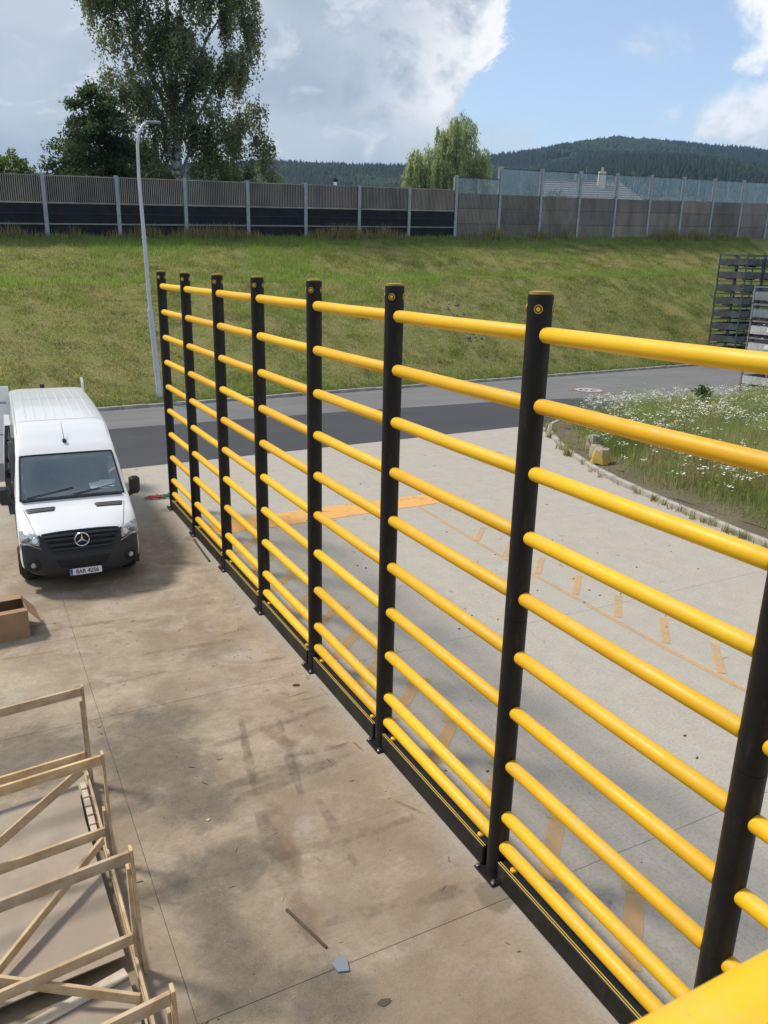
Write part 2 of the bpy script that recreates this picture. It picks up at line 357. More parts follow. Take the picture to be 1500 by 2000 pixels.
M_CONC = concrete_mat()
M_ASPH = asphalt_mat('old_asphalt', (0.19, 0.186, 0.182), (0.148, 0.146, 0.146))
M_ASPHD = asphalt_mat('new_asphalt', (0.066, 0.068, 0.074), (0.055, 0.057, 0.063))
M_GROUND = soil_mat('bank_soil', ((0.21, 0.225, 0.065), (0.29, 0.255, 0.115), (0.15, 0.165, 0.048)))
M_SOIL = soil_mat('island_soil', ((0.20, 0.165, 0.115), (0.15, 0.125, 0.085), (0.11, 0.10, 0.06)))
M_FAR = soil_mat('field', ((0.05, 0.075, 0.025), (0.07, 0.08, 0.03), (0.04, 0.06, 0.02)), 0.02)
M_WSCREEN = glass_mat('windscreen_glass', (0.80, 0.83, 0.84), 0.02, 0.17)
M_PANE = glass_mat('barrier_glass', (0.93, 0.95, 0.97), 0.05, 0.0, ((0.50, 0.56, 0.60), 0.15))
M_SIDEGL = mat('dark_glass', (0.01, 0.012, 0.014), 0.04, spec=0.8)

# ------------------------------------------------------------------ object helpers


def link(o, parent=None):
    COL.objects.link(o)
    if parent is not None: o.parent = parent
    return o


def mesh(name, v, f, m, parent=None, smooth=False, cols=None, mats=None, fm=None):
    me = bpy.data.meshes.new(name)
    if isinstance(f, np.ndarray) and f.ndim == 2:
        v = np.asarray(v, np.float32); k = f.shape[1]
        me.vertices.add(len(v)); me.vertices.foreach_set('co', v.ravel())
        me.loops.add(f.size); me.loops.foreach_set('vertex_index', f.astype(np.int32).ravel())
        me.polygons.add(len(f)); me.polygons.foreach_set('loop_start', np.arange(0, f.size, k, dtype=np.int32))
        me.polygons.foreach_set('loop_total', np.full(len(f), k, np.int32))
        me.update(calc_edges=True)
    else:
        me.from_pydata([tuple(map(float, p)) for p in v], [], [tuple(map(int, q)) for q in f]); me.update()
    if m: me.materials.append(m)
    if mats:
        for x in mats: me.materials.append(x)
        me.polygons.foreach_set('material_index', np.asarray(fm, np.int32))
    if smooth: me.polygons.foreach_set('use_smooth', np.ones(len(me.polygons), bool))
    if cols is not None:
        a = me.attributes.new('Col', 'FLOAT_COLOR', 'POINT')
        cc = np.ones((len(cols), 4), np.float32); cc[:, :3] = cols; a.data.foreach_set('color', cc.ravel())
    o = bpy.data.objects.new(name, me)
    return link(o, parent)


def tag(o, label, cat, group=None):
    o['label'] = label; o['category'] = cat
    if group: o['group'] = group
    return o


def struct(o): o['kind'] = 'structure'; return o
def stuff(o): o['kind'] = 'stuff'; return o


def thing(name, label, cat, loc=(0, 0, 0), rz=0, group=None):
    o = bpy.data.objects.new(name, None); o.empty_display_size = 0.2
    o.location = loc; o.rotation_euler = (0, 0, rz); link(o)
    return tag(o, label, cat, group)


class G:
    """collects boxes, tubes, lathes into one mesh"""
    def __init__(s): s.v = []; s.f = []
    def add(s, v, f):
        n = len(s.v); s.v += [tuple(p) for p in v]; s.f += [tuple(i+n for i in q) for q in f]; return s
    def box(s, x0, x1, y0, y1, z0, z1, c=0.0):
        if c <= 0:
            v = [(x, y, z) for z in (z0, z1) for y in (y0, y1) for x in (x0, x1)]
            return s.add(v, [(0, 2, 3, 1), (4, 5, 7, 6), (0, 1, 5, 4), (2, 6, 7, 3), (0, 4, 6, 2), (1, 3, 7, 5)])
        v = []
        for z, i in ((z0, c), (z0+c, 0), (z1-c, 0), (z1, c)):
            for (x, y) in ((x0+c, y0), (x1-c, y0), (x1, y0+c), (x1, y1-c), (x1-c, y1), (x0+c, y1), (x0, y1-c), (x0, y0+c)):
                cx = min(max(x, x0+i), x1-i); cy = min(max(y, y0+i), y1-i); v.append((cx, cy, z))
        f = [tuple(range(7, -1, -1)), tuple(range(24, 32))]
        for k in range(3):
            for j in range(8): f.append((k*8+j, k*8+(j+1) % 8, k*8+8+(j+1) % 8, k*8+8+j))
        return s.add(v, f)
    def bar(s, a, b, w, h, upv=(0, 0, 1)):
        a = Vector(a); b = Vector(b); d = (b-a).normalized(); u = Vector(upv)
        sd = d.cross(u)
        if sd.length < 1e-4: sd = d.cross(Vector((0, 1, 0)))
        sd.normalize(); u = sd.cross(d).normalized()
        v = [p + sd*(w/2*i) + u*(h/2*j) for p in (a, b) for j in (-1, 1) for i in (-1, 1)]
        return s.add(v, [(0, 1, 3, 2), (4, 6, 7, 5), (0, 4, 5, 1), (2, 3, 7, 6), (0, 2, 6, 4), (1, 5, 7, 3)])
    def tube(s, pts, rad, n=12, cap=True):
        pts = [Vector(p) for p in pts]; rad = rad if hasattr(rad, '__len__') else [rad]*len(pts)
        v = []; f = []; prev = None
        for i, p in enumerate(pts):
            d = (pts[min(i+1, len(pts)-1)]-pts[max(i-1, 0)]).normalized()
            if prev is None:
                a = d.cross(Vector((0, 0, 1)));
                if a.length < 1e-3: a = d.cross(Vector((0, 1, 0)))
            else: a = prev - d*prev.dot(d)
            a.normalize(); prev = a; b = d.cross(a)
            for k in range(n):
                t = 2*math.pi*k/n; v.append(p + (a*math.cos(t)+b*math.sin(t))*rad[i])
        for i in range(len(pts)-1):
            for k in range(n): f.append((i*n+k, i*n+(k+1) % n, (i+1)*n+(k+1) % n, (i+1)*n+k))
        if cap:
            f.append(tuple(range(n-1, -1, -1))); f.append(tuple(range((len(pts)-1)*n, len(pts)*n)))
        return s.add(v, f)
    def prism(s, poly, z0, z1):
        n = len(poly); v = [(x, y, z0) for x, y in poly]+[(x, y, z1) for x, y in poly]
        return s.add(v, [tuple(range(n-1, -1, -1)), tuple(range(n, 2*n))]+[(i, (i+1) % n, n+(i+1) % n, n+i) for i in range(n)])
    def build(s, name, m, parent=None, smooth=False, bevel=0.0):
        o = mesh(name, s.v, s.f, m, parent, smooth)
        if smooth == 'auto' or smooth:
            try: o.data.set_sharp_from_angle(angle=R(40))
            except Exception: pass
        if bevel:
            b = o.modifiers.new('bevel', 'BEVEL'); b.width = bevel; b.segments = 2; b.limit_method = 'ANGLE'
        return o


def copy_part(o, parent):
    c = o.copy(); link(c, parent); return c


def copy_tree(root):
    r = root.copy(); link(r)
    for ch in list(root.children):
        c = copy_part(ch, r)
        for g in list(ch.children): copy_part(g, c)
    return r


ORD = ['lowest', 'second', 'third', 'fourth', 'fifth', 'sixth', 'seventh', 'eighth', 'ninth', 'tenth', 'eleventh']

# ------------------------------------------------------------------ terrain


def ykerb(x): return 32.05 + 0.118*np.maximum(x, -100)


def yroad(x): return 22.45 + 0.075*x


BAR0 = np.array([0.878, 50.67]); BANG = 0.052; BZ0 = 6.8; BDZ = 0.148


def ybar(x): return BAR0[1] + (x-BAR0[0])*math.tan(BANG)


def zbar(x): return BZ0 + BDZ*(np.clip(x, -60, 110)-BAR0[0])/4.0


def vnoise(x, y, s, seed=0):
    x = np.asarray(x)/s; y = np.asarray(y)/s
    xi = np.floor(x).astype(np.int64); yi = np.floor(y).astype(np.int64); fx = x-xi; fy = y-yi
    fx = fx*fx*(3-2*fx); fy = fy*fy*(3-2*fy)
    def h(a, b):
        n = (a*374761393 + b*668265263 + seed*974711) & 0x7fffffff
        n = ((n ^ (n >> 13))*1274126177) & 0x7fffffff
        return ((n ^ (n >> 16)) & 0xffff)/65535.0
    return (h(xi, yi)*(1-fx)+h(xi+1, yi)*fx)*(1-fy)+(h(xi, yi+1)*(1-fx)+h(xi+1, yi+1)*fx)*fy


def fbm(x, y, s, seed=0):
    return (vnoise(x, y, s, seed)*.5+vnoise(x, y, s/2.1, seed+1)*.3+vnoise(x, y, s/4.3, seed+2)*.2)


def hbank(x, y):
    x = np.asarray(x, float); y = np.asarray(y, float)
    d0 = ykerb(x)+0.28; d1 = ybar(x)+0.1
    t = np.clip((y-d0)/(d1-d0), 0, 1)
    zt = zbar(x)
    mid = 0.655*zt
    lo = 0.14 + (mid-0.14)*np.clip(t/0.50, 0, 1)**0.93
    hi = mid + (zt-mid)*np.clip((t-0.56)/0.42, 0, 1)
    z = np.where(t < 0.5, lo, np.where(t < 0.56, mid+0.02*(t-.5)/.06, hi))
    z = z + (fbm(x, y, 2.6, 3)-0.5)*0.35*np.sin(np.clip(t, 0, 1)*math.pi)**0.5
    z = np.where(y < d0-0.05, -0.25, z)
    return z


xs = np.arange(-70, 151, 1.0); ts = np.concatenate([[-0.006, -0.0045], np.linspace(0, 1, 60), [1.4, 2.5, 5, 9]])
XX, TT = np.meshgrid(xs, ts)
YY = (ykerb(XX)+0.28) + TT*(ybar(XX)+0.1-ykerb(XX)-0.28)
ZZ = hbank(XX, YY)
ni, nj = XX.shape
idx = np.arange(ni*nj).reshape(ni, nj)
F = np.stack([idx[:-1, :-1], idx[:-1, 1:], idx[1:, 1:], idx[1:, :-1]], -1).reshape(-1, 4)
struct(mesh('grass_bank', np.stack([XX, YY, ZZ], -1).reshape(-1, 3), F, M_GROUND, smooth=True))
# wide ground sheet out to the horizon
g = G(); g.add([(-4000, -4000, -0.42), (5000, -4000, -0.42), (5000, 5000, -0.42), (-4000, 5000, -0.42)], [(0, 1, 2, 3)])
struct(g.build('ground', M_FAR))
# plateau behind the noise barrier
g = G()
xa, xb = -300.0, 420.0
g.add([(xa, 190, 5.0), (-60, ybar(-60)+2, zbar(-60)-.3), (0, ybar(0)+2, 6.4), (100, ybar(100)+2, zbar(100)-.3), (xb, 190, 12), (xb, 620, 14), (xa, 620, 5)], [(0, 1, 2, 3, 4, 5, 6)])
struct(g.build('meadow_plateau', M_FAR))

# ------------------------------------------------------------------ wooded hills
AZ = [-25, 0, 10, 19, 24, 28.6, 31, 34, 36, 39, 42.2, 45, 48, 51.3, 55, 62, 75, 95]
EL = [3.0, 4.9, 6.0, 6.85, 6.95, 6.85, 6.9, 7.30, 7.6, 8.15, 8.5, 8.25, 7.9, 7.45, 7.0, 6.2, 4.6, 3.0]
DD = [1500, 1500, 1500, 1500, 1500, 1550, 1700, 1900, 2000, 2100, 2150, 2150, 2150, 2100, 2000, 1900, 1800, 1700]


def hill(az, r):
    e = np.interp(az, AZ, EL); d = np.interp(az, AZ, DD)
    top = 5.5 + d*np.tan(np.radians(e)) - 14
    t = np.clip((r-480)/(d-480), 0, 1)
    z = 6 + (top-6)*(t**1.15)
    z = np.where(r > d, top - (r-d)*0.35, z)
    br = np.exp(-((az-46.5)/7.5)**2)*np.exp(-((r-1150)/260.0)**2)*38     # nearer shoulder on the right
    br2 = np.exp(-((az-36)/5)**2)*np.exp(-((r-900)/200.0)**2)*12
    x = r*np.sin(np.radians(az)); y = r*np.cos(np.radians(az))
    return z + br + br2 + (fbm(x, y, 260, 9)-.5)*34*np.clip((r-500)/500, 0, 1)*np.where(r > d-120, 0.35, 1.0)


az = np.arange(-25, 95.1, 1.0); rr_ = np.concatenate([np.linspace(470, 2300, 62), [2600, 3000]])
AA, RR_ = np.meshgrid(az, rr_)
HX = CAM.x + RR_*np.sin(np.radians(AA)); HY = RR_*np.cos(np.radians(AA)); HZ = np.maximum(hill(AA, RR_), -0.4)
ni, nj = AA.shape; idx = np.arange(ni*nj).reshape(ni, nj)
F = np.stack([idx[:-1, :-1], idx[:-1, 1:], idx[1:, 1:], idx[1:, :-1]], -1).reshape(-1, 4)
M_HILL = soil_mat('forest_floor', ((0.02, 0.032, 0.016), (0.03, 0.045, 0.02), (0.018, 0.028, 0.014)), 0.01)
struct(mesh('wooded_hills', np.stack([HX, HY, HZ], -1).reshape(-1, 3), F, M_HILL, smooth=True))


def forest():
    n = 60000
    a = RNG.uniform(8, 64, n); u = RNG.uniform(0, 1, n)
    d = np.interp(a, AZ, DD); r = np.sqrt(u*((d+60)**2-620**2)+620**2)
    x = CAM.x+r*np.sin(np.radians(a)); y = r*np.cos(np.radians(a)); z = hill(a, r)
    # one pale clearing on the right-hand slope
    clr = (np.abs(a-38.8+ (r-1700)/400) < 0.75) & (np.abs(r-1650) < 90)
    keep = ~clr; x, y, z, a, r = x[keep], y[keep], z[keep], a[keep], r[keep]; n = len(x)
    leafy = (fbm(x, y, 150, 5) + RNG.normal(0, .06, n)) > 0.60
    leafy |= (a < 30) & (r < 1000) & (RNG.random(n) < .5)
    h = np.where(leafy, RNG.uniform(9, 14, n), RNG.uniform(11, 18, n)); w = np.where(leafy, h*0.48, h*0.25)
    k = 6; ang = np.linspace(0, 2*np.pi, k, endpoint=False)
    V = np.zeros((n, 2*k+1, 3), np.float32)
    for lev, (fz, fr) in enumerate([(0.05, 1.0), (0.5, 0.62)]):
        frr = np.where(leafy, [0.75, 1.0][lev], fr); fzz = np.where(leafy, [0.1, 0.62][lev], fz)
        j = RNG.uniform(.75, 1.25, (n, k))
        V[:, lev*k:(lev+1)*k, 0] = x[:, None]+(w*frr)[:, None]*np.cos(ang)*j
        V[:, lev*k:(lev+1)*k, 1] = y[:, None]+(w*frr)[:, None]*np.sin(ang)*j
        V[:, lev*k:(lev+1)*k, 2] = (z+h*fzz)[:, None]-1
    V[:, 2*k] = np.stack([x, y, z+h-1], -1)
    F = []
    for i in range(k):
        j = (i+1) % k
        F += [(i, j, k+j), (i, k+j, k+i), (k+i, k+j, 2*k)]
    F = (np.arange(n)[:, None, None]*(2*k+1) + np.array(F)[None]).reshape(-1, 3)
    base = np.where(leafy[:, None], np.array([0.048, 0.075, 0.028]), np.array([0.018, 0.034, 0.022]))
    base = base*RNG.uniform(0.65, 1.35, (n, 1))
    return stuff(mesh('forest', V.reshape(-1, 3), F, M_LEAF, cols=np.repeat(base, 2*k+1, 0)))


tag(forest(), 'dense dark conifer and leafy forest covering the far hills', 'forest')

# ------------------------------------------------------------------ road, yard, kerbs
g = G(); xl, xr = -60, 140
g.add([(xl, yroad(xl), -0.006), (12, yroad(12), -0.006), (12, 8, -.006), (xr, 8, -0.006), (xr, ykerb(xr)+.05, -0.006), (xl, ykerb(xl)+.05, -0.006)], [(0, 1, 2, 3, 4, 5)])
road = struct(g.build('road', M_ASPH))
g = G(); g.add([(xl, yroad(xl)+.02, 0.0), (12, yroad(12)+.02, 0), (19, yroad(19)+.02, 0), (21.2, 24.2, 0.0), (22.0, 26.7, 0), (22.3, 28.1, 0.0), (17.6, 28.72, 0), (9, 28.75, 0), (0, 28.35, 0.0), (xl, 26.6, 0.0)], [tuple(range(10))])
struct(g.build('road_resurfacing', M_ASPHD))

sub = struct(mesh('concrete_yard', [(-30, -14, -0.008), (40, -14, -0.008), (40, yroad(40)-.05, -0.008), (-30, yroad(-30)-.05, -0.008)], [(0, 1, 2, 3)], mat('joint_filler', (.17, .14, .105), .9)))
gx = [-25.3, -20.8, -16.35, -11.9, -7.43, -2.97, 1.5, 5.97, 10.43, 14.9, 19.4, 23.9]
gy = [-8.8, -4.4, 0.1, 4.65, 9.38, 13.82, 18.3, None]
gap = 0.0022
for i in range(len(gx)-1):
    for j in range(len(gy)-1):
        if i >= 8 and j >= 3 and gx[i] > 14: continue
        x0, x1 = gx[i]+gap, gx[i+1]-gap; y0 = gy[j]+gap
        ya = (gy[j+1]-gap) if gy[j+1] is not None else None
        y1a = ya if ya is not None else yroad(x0)-0.004; y1b = ya if ya is not None else yroad(x1)-0.004
        dz = 0.0015*(((i*7+j*3) % 3)-1); c = 0.002
        v = [(x0, y0, -.2), (x1, y0, -.2), (x1, y1b, -.2), (x0, y1a, -.2), (x0, y0, dz-c), (x1, y0, dz-c), (x1, y1b, dz-c), (x0, y1a, dz-c),
             (x0+c, y0+c, dz), (x1-c, y0+c, dz), (x1-c, y1b-c, dz), (x0+c, y1a-c, dz)]
        f = [(0, 1, 5, 4), (1, 2, 6, 5), (2, 3, 7, 6), (3, 0, 4, 7), (4, 5, 9, 8), (5, 6, 10, 9), (6, 7, 11, 10), (7, 4, 8, 11), (8, 9, 10, 11)]
        mesh('slab', v, f, M_CONC, sub)


def strip(name, pts, m, parent=None, z=0.005):
    return mesh(name, [(x, y, z) for x, y in pts], [tuple(range(len(pts)))], m, parent)


# painted lines on the yard
mk_ = struct(strip('yard_markings', [(0.25, 15.78), (1.5, 15.8), (6.05, 15.98), (6.4, 16.8), (1.8, 16.75), (0.4, 16.6)], M_ORANGE))
def lineq(a, b, w):
    a = np.array(a, float); b = np.array(b, float); d = (b-a)/np.linalg.norm(b-a); n = np.array([-d[1], d[0]])*w/2
    return [tuple(a+n), tuple(a-n), tuple(b-n), tuple(b+n)]
strip('painted_line', lineq((5.43, 15.95), (5.21, 12.0), 0.10), M_ORANGE2, mk_, .0050)
strip('painted_line', lineq((5.21, 11.99), (5.15, 8.0), 0.10), M_ORANGE2, mk_, .0050)
strip('painted_line', lineq((5.15, 7.99), (5.24, 3.0), 0.10), M_ORANGE2, mk_, .0050)
for y in (13.2, 12.15, 11.1, 10.0, 8.93, 7.86, 6.8, 5.7, 4.6):
    strip('hatch_mark', lineq((5.28, y), (5.98, y+0.74), 0.13), M_ORANGE2, mk_, .009)
for y in (14.5, 13.45, 12.4, 11.4, 10.5, 9.6, 8.72, 7.75, 6.75, 5.7, 4.68, 3.56):
    strip('hatch_mark', lineq((0.36, y), (1.06, y+0.66), 0.17), M_ORANGE2, mk_, .009)
    n = 14; cx, cy = 1.12+random.uniform(-.03, .05), y+.72
    strip('paint_splash', [(cx+.20*math.cos(2*math.pi*i/n)*random.uniform(.6, 1.1), cy+.15*math.sin(2*math.pi*i/n)*random.uniform(.6, 1.1)) for i in range(n)], M_YSPLAT, mk_, .013)

def stain(name, col, amt, sc):
    m = bpy.data.materials.new(name); m.use_nodes = True
    T = NT(m.node_tree); b = T.n('ShaderNodeBsdfPrincipled'); o = T.n('ShaderNodeOutputMaterial')
    uv = T.n('ShaderNodeAttribute', attribute_name='Col').outputs['Color']; su = T.n('ShaderNodeSeparateColor'); T.l(uv, su.inputs[0])
    t = T.n('ShaderNodeTexCoord').outputs['Object']
    nz = T.noise(t, sc, 7, .7); n2 = T.noise(t, sc*6, 4, .7)
    e = T.m('MULTIPLY', T.ss(su.outputs[0], 0.0, 0.9), T.ss(T.m('ADD', T.m('MULTIPLY', nz, .75), T.m('MULTIPLY', n2, .25)),   .36, .70))
    b.inputs['Base Color'].default_value = (*col, 1); b.inputs['Roughness'].default_value = .85
    tr = T.n('ShaderNodeBsdfTransparent'); mx = T.n('ShaderNodeMixShader'); T.put(mx.inputs[0], T.m('MULTIPLY', e, amt)); T.l(tr.outputs[0], mx.inputs[1]); T.l(b.outputs[0], mx.inputs[2]); T.l(mx.outputs[0], o.inputs[0])
    return m


M_RSTAIN = stain('rust_stain', (.25, .125, .06), .55, 3.0); M_DSTAIN = stain('dirt_stain', (.13, .105, .082), .42, 2.4); M_RWIDE = stain('rust_wash', (.27, .16, .085), .36, 2.2)


def stain_strip(name, a, b, w, m, z):
    a = np.array(a, float); b = np.array(b, float); d = b-a; L = np.linalg.norm(d); d /= L; n = np.array([-d[1], d[0]]); k = max(4, int(L/.12)); V = []; C = []
    for i in range(k+1):
        f = i/k; c = a+d*L*f; ww = w*(.7+.5*random.random())*(0.45+.55*math.sin(math.pi*min(max(f, .06), .94)))
        for q, e in ((-1, 0), (-.45, 1), (.45, 1), (1, 0)): V.append((*(c+n*ww*.5*q), z)); C.append((e*(1 if 0 < i < k else 0),)*3)
    F = [(i*4+j, (i+1)*4+j, (i+1)*4+j+1, i*4+j+1) for i in range(k) for j in range(3)]
    return mesh(name, V, F, m, mk_, cols=np.array(C, np.float32))


RUST = [((-0.71, 8.84), (-0.2, 8.9)), ((-0.72, 8.71), (-0.14, 8.7)), ((-0.17, 8.94), (-0.14, 8.61)), ((-0.76, 7.5), (-0.29, 7.56)), ((-0.31, 7.56), (-0.28, 7.27)), ((-2.09, 13.37), (-1.19, 13.22)), ((-3.98, 12.63), (-2.63, 12.51)), ((-0.41, 12.12), (-0.23, 12.53)), ((-0.41, 6.39), (-0.13, 5.88)), ((0.0, 6.17), (-.1, 5.88)), ((-1.62, 12.68), (-0.56, 12.68)), ((-4.03, 11.58), (-3.2, 11.55)), ((-0.31, 5.3), (-0.29, 5.1)), ((-1.06, 14.87), (-0.49, 14.94)), ((-2.62, 12.05), (-1.5, 12.06)), ((-.95, 11.05), (-.5, 11.1)), ((-1.95, 7.15), (-1.45, 7.2)), ((-.6, 11.3), (-.48, 10.98))]
for i, (a, b) in enumerate(RUST): stain_strip('rust_mark', a, b, random.uniform(.035, .07), M_RSTAIN, .0042+.0004*i)
for i, (a, b, w) in enumerate((((-1.27, 7.62), (-0.32, 7.5), .10), ((-2.0, 7.06), (-0.4, 7.33), .16), ((-0.75, 9.96), (-0.1, 9.93), .10), ((-2.19, 6.06), (-0.25, 6.0), .13), ((-2.01, 7.35), (-0.97, 7.38), .2), ((-0.95, 4.96), (-.15, 4.93), .12), ((-1.79, 5.12), (-0.97, 5.04), .15), ((-1.37, 8.66), (-1.72, 7.02), .09), ((-0.95, 8.47), (-1.27, 6.8), .12), ((-1.12, 6.73), (-1.18, 5.57), .10), ((-1.9, 8.15), (-.2, 8.42), .12), ((-1.75, 6.9), (-1.9, 4.9), .22), ((-3.4, 12.3), (-1.9, 12.25), .07), ((-3.6, 11.9), (-2.2, 11.8), .05), ((-2.2, 10.9), (-.7, 10.8), .07), ((-2.9, 10.2), (-1.9, 10.25), .06))):
    stain_strip('drag_mark', a, b, w*1.5, M_DSTAIN, .012+.0004*i)
for i, (a, b, w) in enumerate((((-1.35, 8.75), (-1.0, 7.7), .16), ((-1.75, 5.6), (-1.95, 4.75), .28), ((-1.6, 6.9), (-1.75, 5.7), .2), ((-1.1, 8.0), (-.95, 7.55), .2), ((-.35, 8.4), (-.05, 8.1), .2))):
    stain_strip('rust_wash', a, b, w*1.6, M_RWIDE, .019+.0004*i)

# speed limit roundel on the road
sr = struct(mesh('speed_roundel', [(23.4+.80*math.cos(2*math.pi*i/48), 30.22+.80*math.sin(2*math.pi*i/48), 0.002) for i in range(48)], [tuple(range(48))], M_MARKR))
mesh('white_disc', [(23.4+.66*math.cos(2*math.pi*i/48), 30.22+.66*math.sin(2*math.pi*i/48), 0.006) for i in range(48)], [tuple(range(48))], M_MARKW, sr)


def text_mesh(name, txt, size, m, parent, mw, extrude=0.0, bold=0.0):
    cu = bpy.data.curves.new(name, 'FONT'); cu.body = txt; cu.size = size; cu.align_x = 'CENTER'; cu.align_y = 'CENTER'; cu.extrude = extrude; cu.offset = size*bold
    tmp = bpy.data.objects.new('tmp', cu); COL.objects.link(tmp)
    bpy.context.view_layer.update()
    me = bpy.data.meshes.new_from_object(tmp.evaluated_get(bpy.context.evaluated_depsgraph_get()))
    bpy.data.objects.remove(tmp); me.transform(mw); me.materials.clear(); me.materials.append(m)
    o = bpy.data.objects.new(name, me); return link(o, parent)


text_mesh('roundel_digits', '20', 1.0, M_MARKB, sr, Matrix.Translation((23.4, 30.22, 0.010)) @ Matrix.Rotation(R(180-42), 4, 'Z') @ Matrix.Diagonal((0.95, 1.0, 1, 1)))

# kerb along the bank
kr = struct(mesh('bank_kerb', [(-40, ykerb(-40)+.02, -0.02), (120, ykerb(120)+.02, -0.02), (120, ykerb(120)+.26, -0.02), (-40, ykerb(-40)+.26, -0.02)], [(0, 1, 2, 3)], M_KERB))
kb = G().box(-.494, .494, -.075, .075, -0.1, 0.125, 0.012)
kme = kb.build('kerb_stone', M_KERB, kr); kme.location = (-30, ykerb(-30)+.12, 0); kme.rotation_euler = (0, 0, math.atan(.118))
for k in range(1, 96):
    x = -30+k*0.9931
    if x > 62: break
    o = copy_part(kme, kr); o.location = (x, ykerb(x)+.12+random.uniform(-.015, .015), random.uniform(-.015, .01)); o.rotation_euler = (0, random.uniform(-.008, .008), math.atan(.118)+random.uniform(-.01, .01))

# weedy island with its curved kerb
KC = np.array([(10.35, 5.0), (10.6, 7.5), (10.87, 10.32), (11.08, 11.9), (11.3, 13.62), (11.72, 15.9), (12.37, 17.93), (13.2, 19.9), (14.3, 21.9), (15.3, 23.1), (16.6, 23.75), (18.5, 24.0), (21, 24.05), (24, 23.95)])


def curve_pts(P, step):
    out = []
    for i in range(len(P)-1):
        p0, p1, p2, p3 = P[max(i-1, 0)], P[i], P[i+1], P[min(i+2, len(P)-1)]
        for t in np.linspace(0, 1, 24, endpoint=False):
            out.append(.5*((2*p1)+(-p0+p2)*t+(2*p0-5*p1+4*p2-p3)*t*t+(-p0+3*p1-3*p2+p3)*t**3))
    out = np.array(out+[P[-1]]); s = np.concatenate([[0], np.cumsum(np.linalg.norm(np.diff(out, axis=0), axis=1))])
    q = np.arange(0, s[-1], step); return np.stack([np.interp(q, s, out[:, 0]), np.interp(q, s, out[:, 1])], -1)


KP = curve_pts(KC, 1.0)
ISL = [tuple(p+np.array([0.13, 0])) for p in KP]+[(26.4, 23.0), (30, 21.6), (36, 20.5), (36, 5.0)]
island = struct(G().prism(ISL, -0.05, 0.105).build('planted_island', M_SOIL))
ik = struct(mesh('island_kerb', [(p[0]+d, p[1], 0.006) for p in KP for d in (-.08, .1)], [(2*i, 2*i+1, 2*i+3, 2*i+2) for i in range(len(KP)-1)], M_KERB))
for i in range(len(KP)-1):
    a, b = KP[i], KP[i+1]; c = (a+b)/2; L = np.linalg.norm(b-a)
    g = G().box(-L/2+.006, L/2-.006, -.075, .075, -.02, .14+random.uniform(-.015, .012), .014)
    o = g.build('kerb_stone', M_KERB, ik); o.location = (c[0], c[1], 0); o.rotation_euler = (random.uniform(-.03, .03), 0, math.atan2(b[1]-a[1], b[0]-a[0])+random.uniform(-.015, .015))


def inside(px, py, poly):
    ins = np.zeros(len(px), bool); n = len(poly)
    for i in range(n):
        x1, y1 = poly[i]; x2, y2 = poly[(i+1) % n]
        c = ((y1 > py) != (y2 > py)) & (px < (x2-x1)*(py-y1)/((y2-y1) if y2 != y1 else 1e-9)+x1); ins ^= c
    return ins


def blades(name, x, y, z, h, w, cols, lean=0.45, two=False):
    n = len(x); a = RNG.uniform(0, 2*np.pi, n); l = RNG.normal(0, lean, n)*h; la = RNG.uniform(0, 2*np.pi, n)
    dx = np.cos(a)*w/2; dy = np.sin(a)*w/2; k = 4 if two else 3
    V = np.zeros((n, k, 3), np.float32)
    V[:, 0] = np.stack([x-dx, y-dy, z], -1); V[:, 1] = np.stack([x+dx, y+dy, z], -1)
    V[:, 2] = np.stack([x+np.cos(la)*l, y+np.sin(la)*l, z+h], -1)
    F = np.arange(n)[:, None]*3+np.arange(3)[None]
    if two: raise ValueError
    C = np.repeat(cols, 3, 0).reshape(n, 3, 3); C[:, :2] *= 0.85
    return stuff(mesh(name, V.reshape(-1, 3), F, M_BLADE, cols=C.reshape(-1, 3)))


GREEN = np.array([0.33, 0.365, 0.115]); DRY = np.array([0.58, 0.49, 0.27]); DARK = np.array([0.16, 0.195, 0.055]); LUSH = np.array([0.32, 0.43, 0.115])


def bank_grass():
    n = 430000
    x = RNG.uniform(-8, 62, n); t = RNG.uniform(0, 1, n)
    y = ykerb(x)+.22+t*(ybar(x)+.5-ykerb(x)-.22); z = np.maximum(hbank(x, y), .10)
    p = fbm(x, y, 2.4, 21); q = fbm(x*0.6, y*1.5, .8, 31); s = fbm(x, y, 7, 41)
    w1 = np.clip((p-.44)*5, 0, 1)[:, None]; w2 = np.clip((q-.42)*5, 0, 1)[:, None]
    c = GREEN*(1-w1*.72)+DRY*w1*.72; c = c*(1-w2*.65)+DARK*w2*.65
    lush = (np.exp(-((t-.56)/.05)**2)*.8 + np.exp(-((t-1.0)/.12)**2)*1.0 + np.exp(-((t-0)/.04)**2)*.5 + np.clip((s-.56)*5, 0, 1)*.7)[:, None]
    lush = np.clip(lush, 0, 1); c = c*(1-lush)+LUSH*lush
    # bare rubble gully
    gd = .8*np.exp(-(((x-21.6-(t-.3)*1.0)/.8)**2))*np.exp(-((t-.26)/.13)**4)
    gb = np.clip(gd*1.2, 0, 1)[:, None]; c = c*(1-gb*.8)+np.array([.17, .15, .12])*gb*.8
    c = c*RNG.uniform(.7, 1.3, (n, 1))
    h = RNG.uniform(.07, .19, n)*(0.55+.9*lush[:, 0]+.75*np.clip((fbm(x, y, .7, 71)-.42)*4, 0, 1))*(1-.55*gb[:, 0])
    return blades('bank_grass', x, y, z-.01, h, RNG.uniform(.018, .04, n), c, .5)


tag(bank_grass(), 'mown olive and dry grass covering the embankment', 'grass')


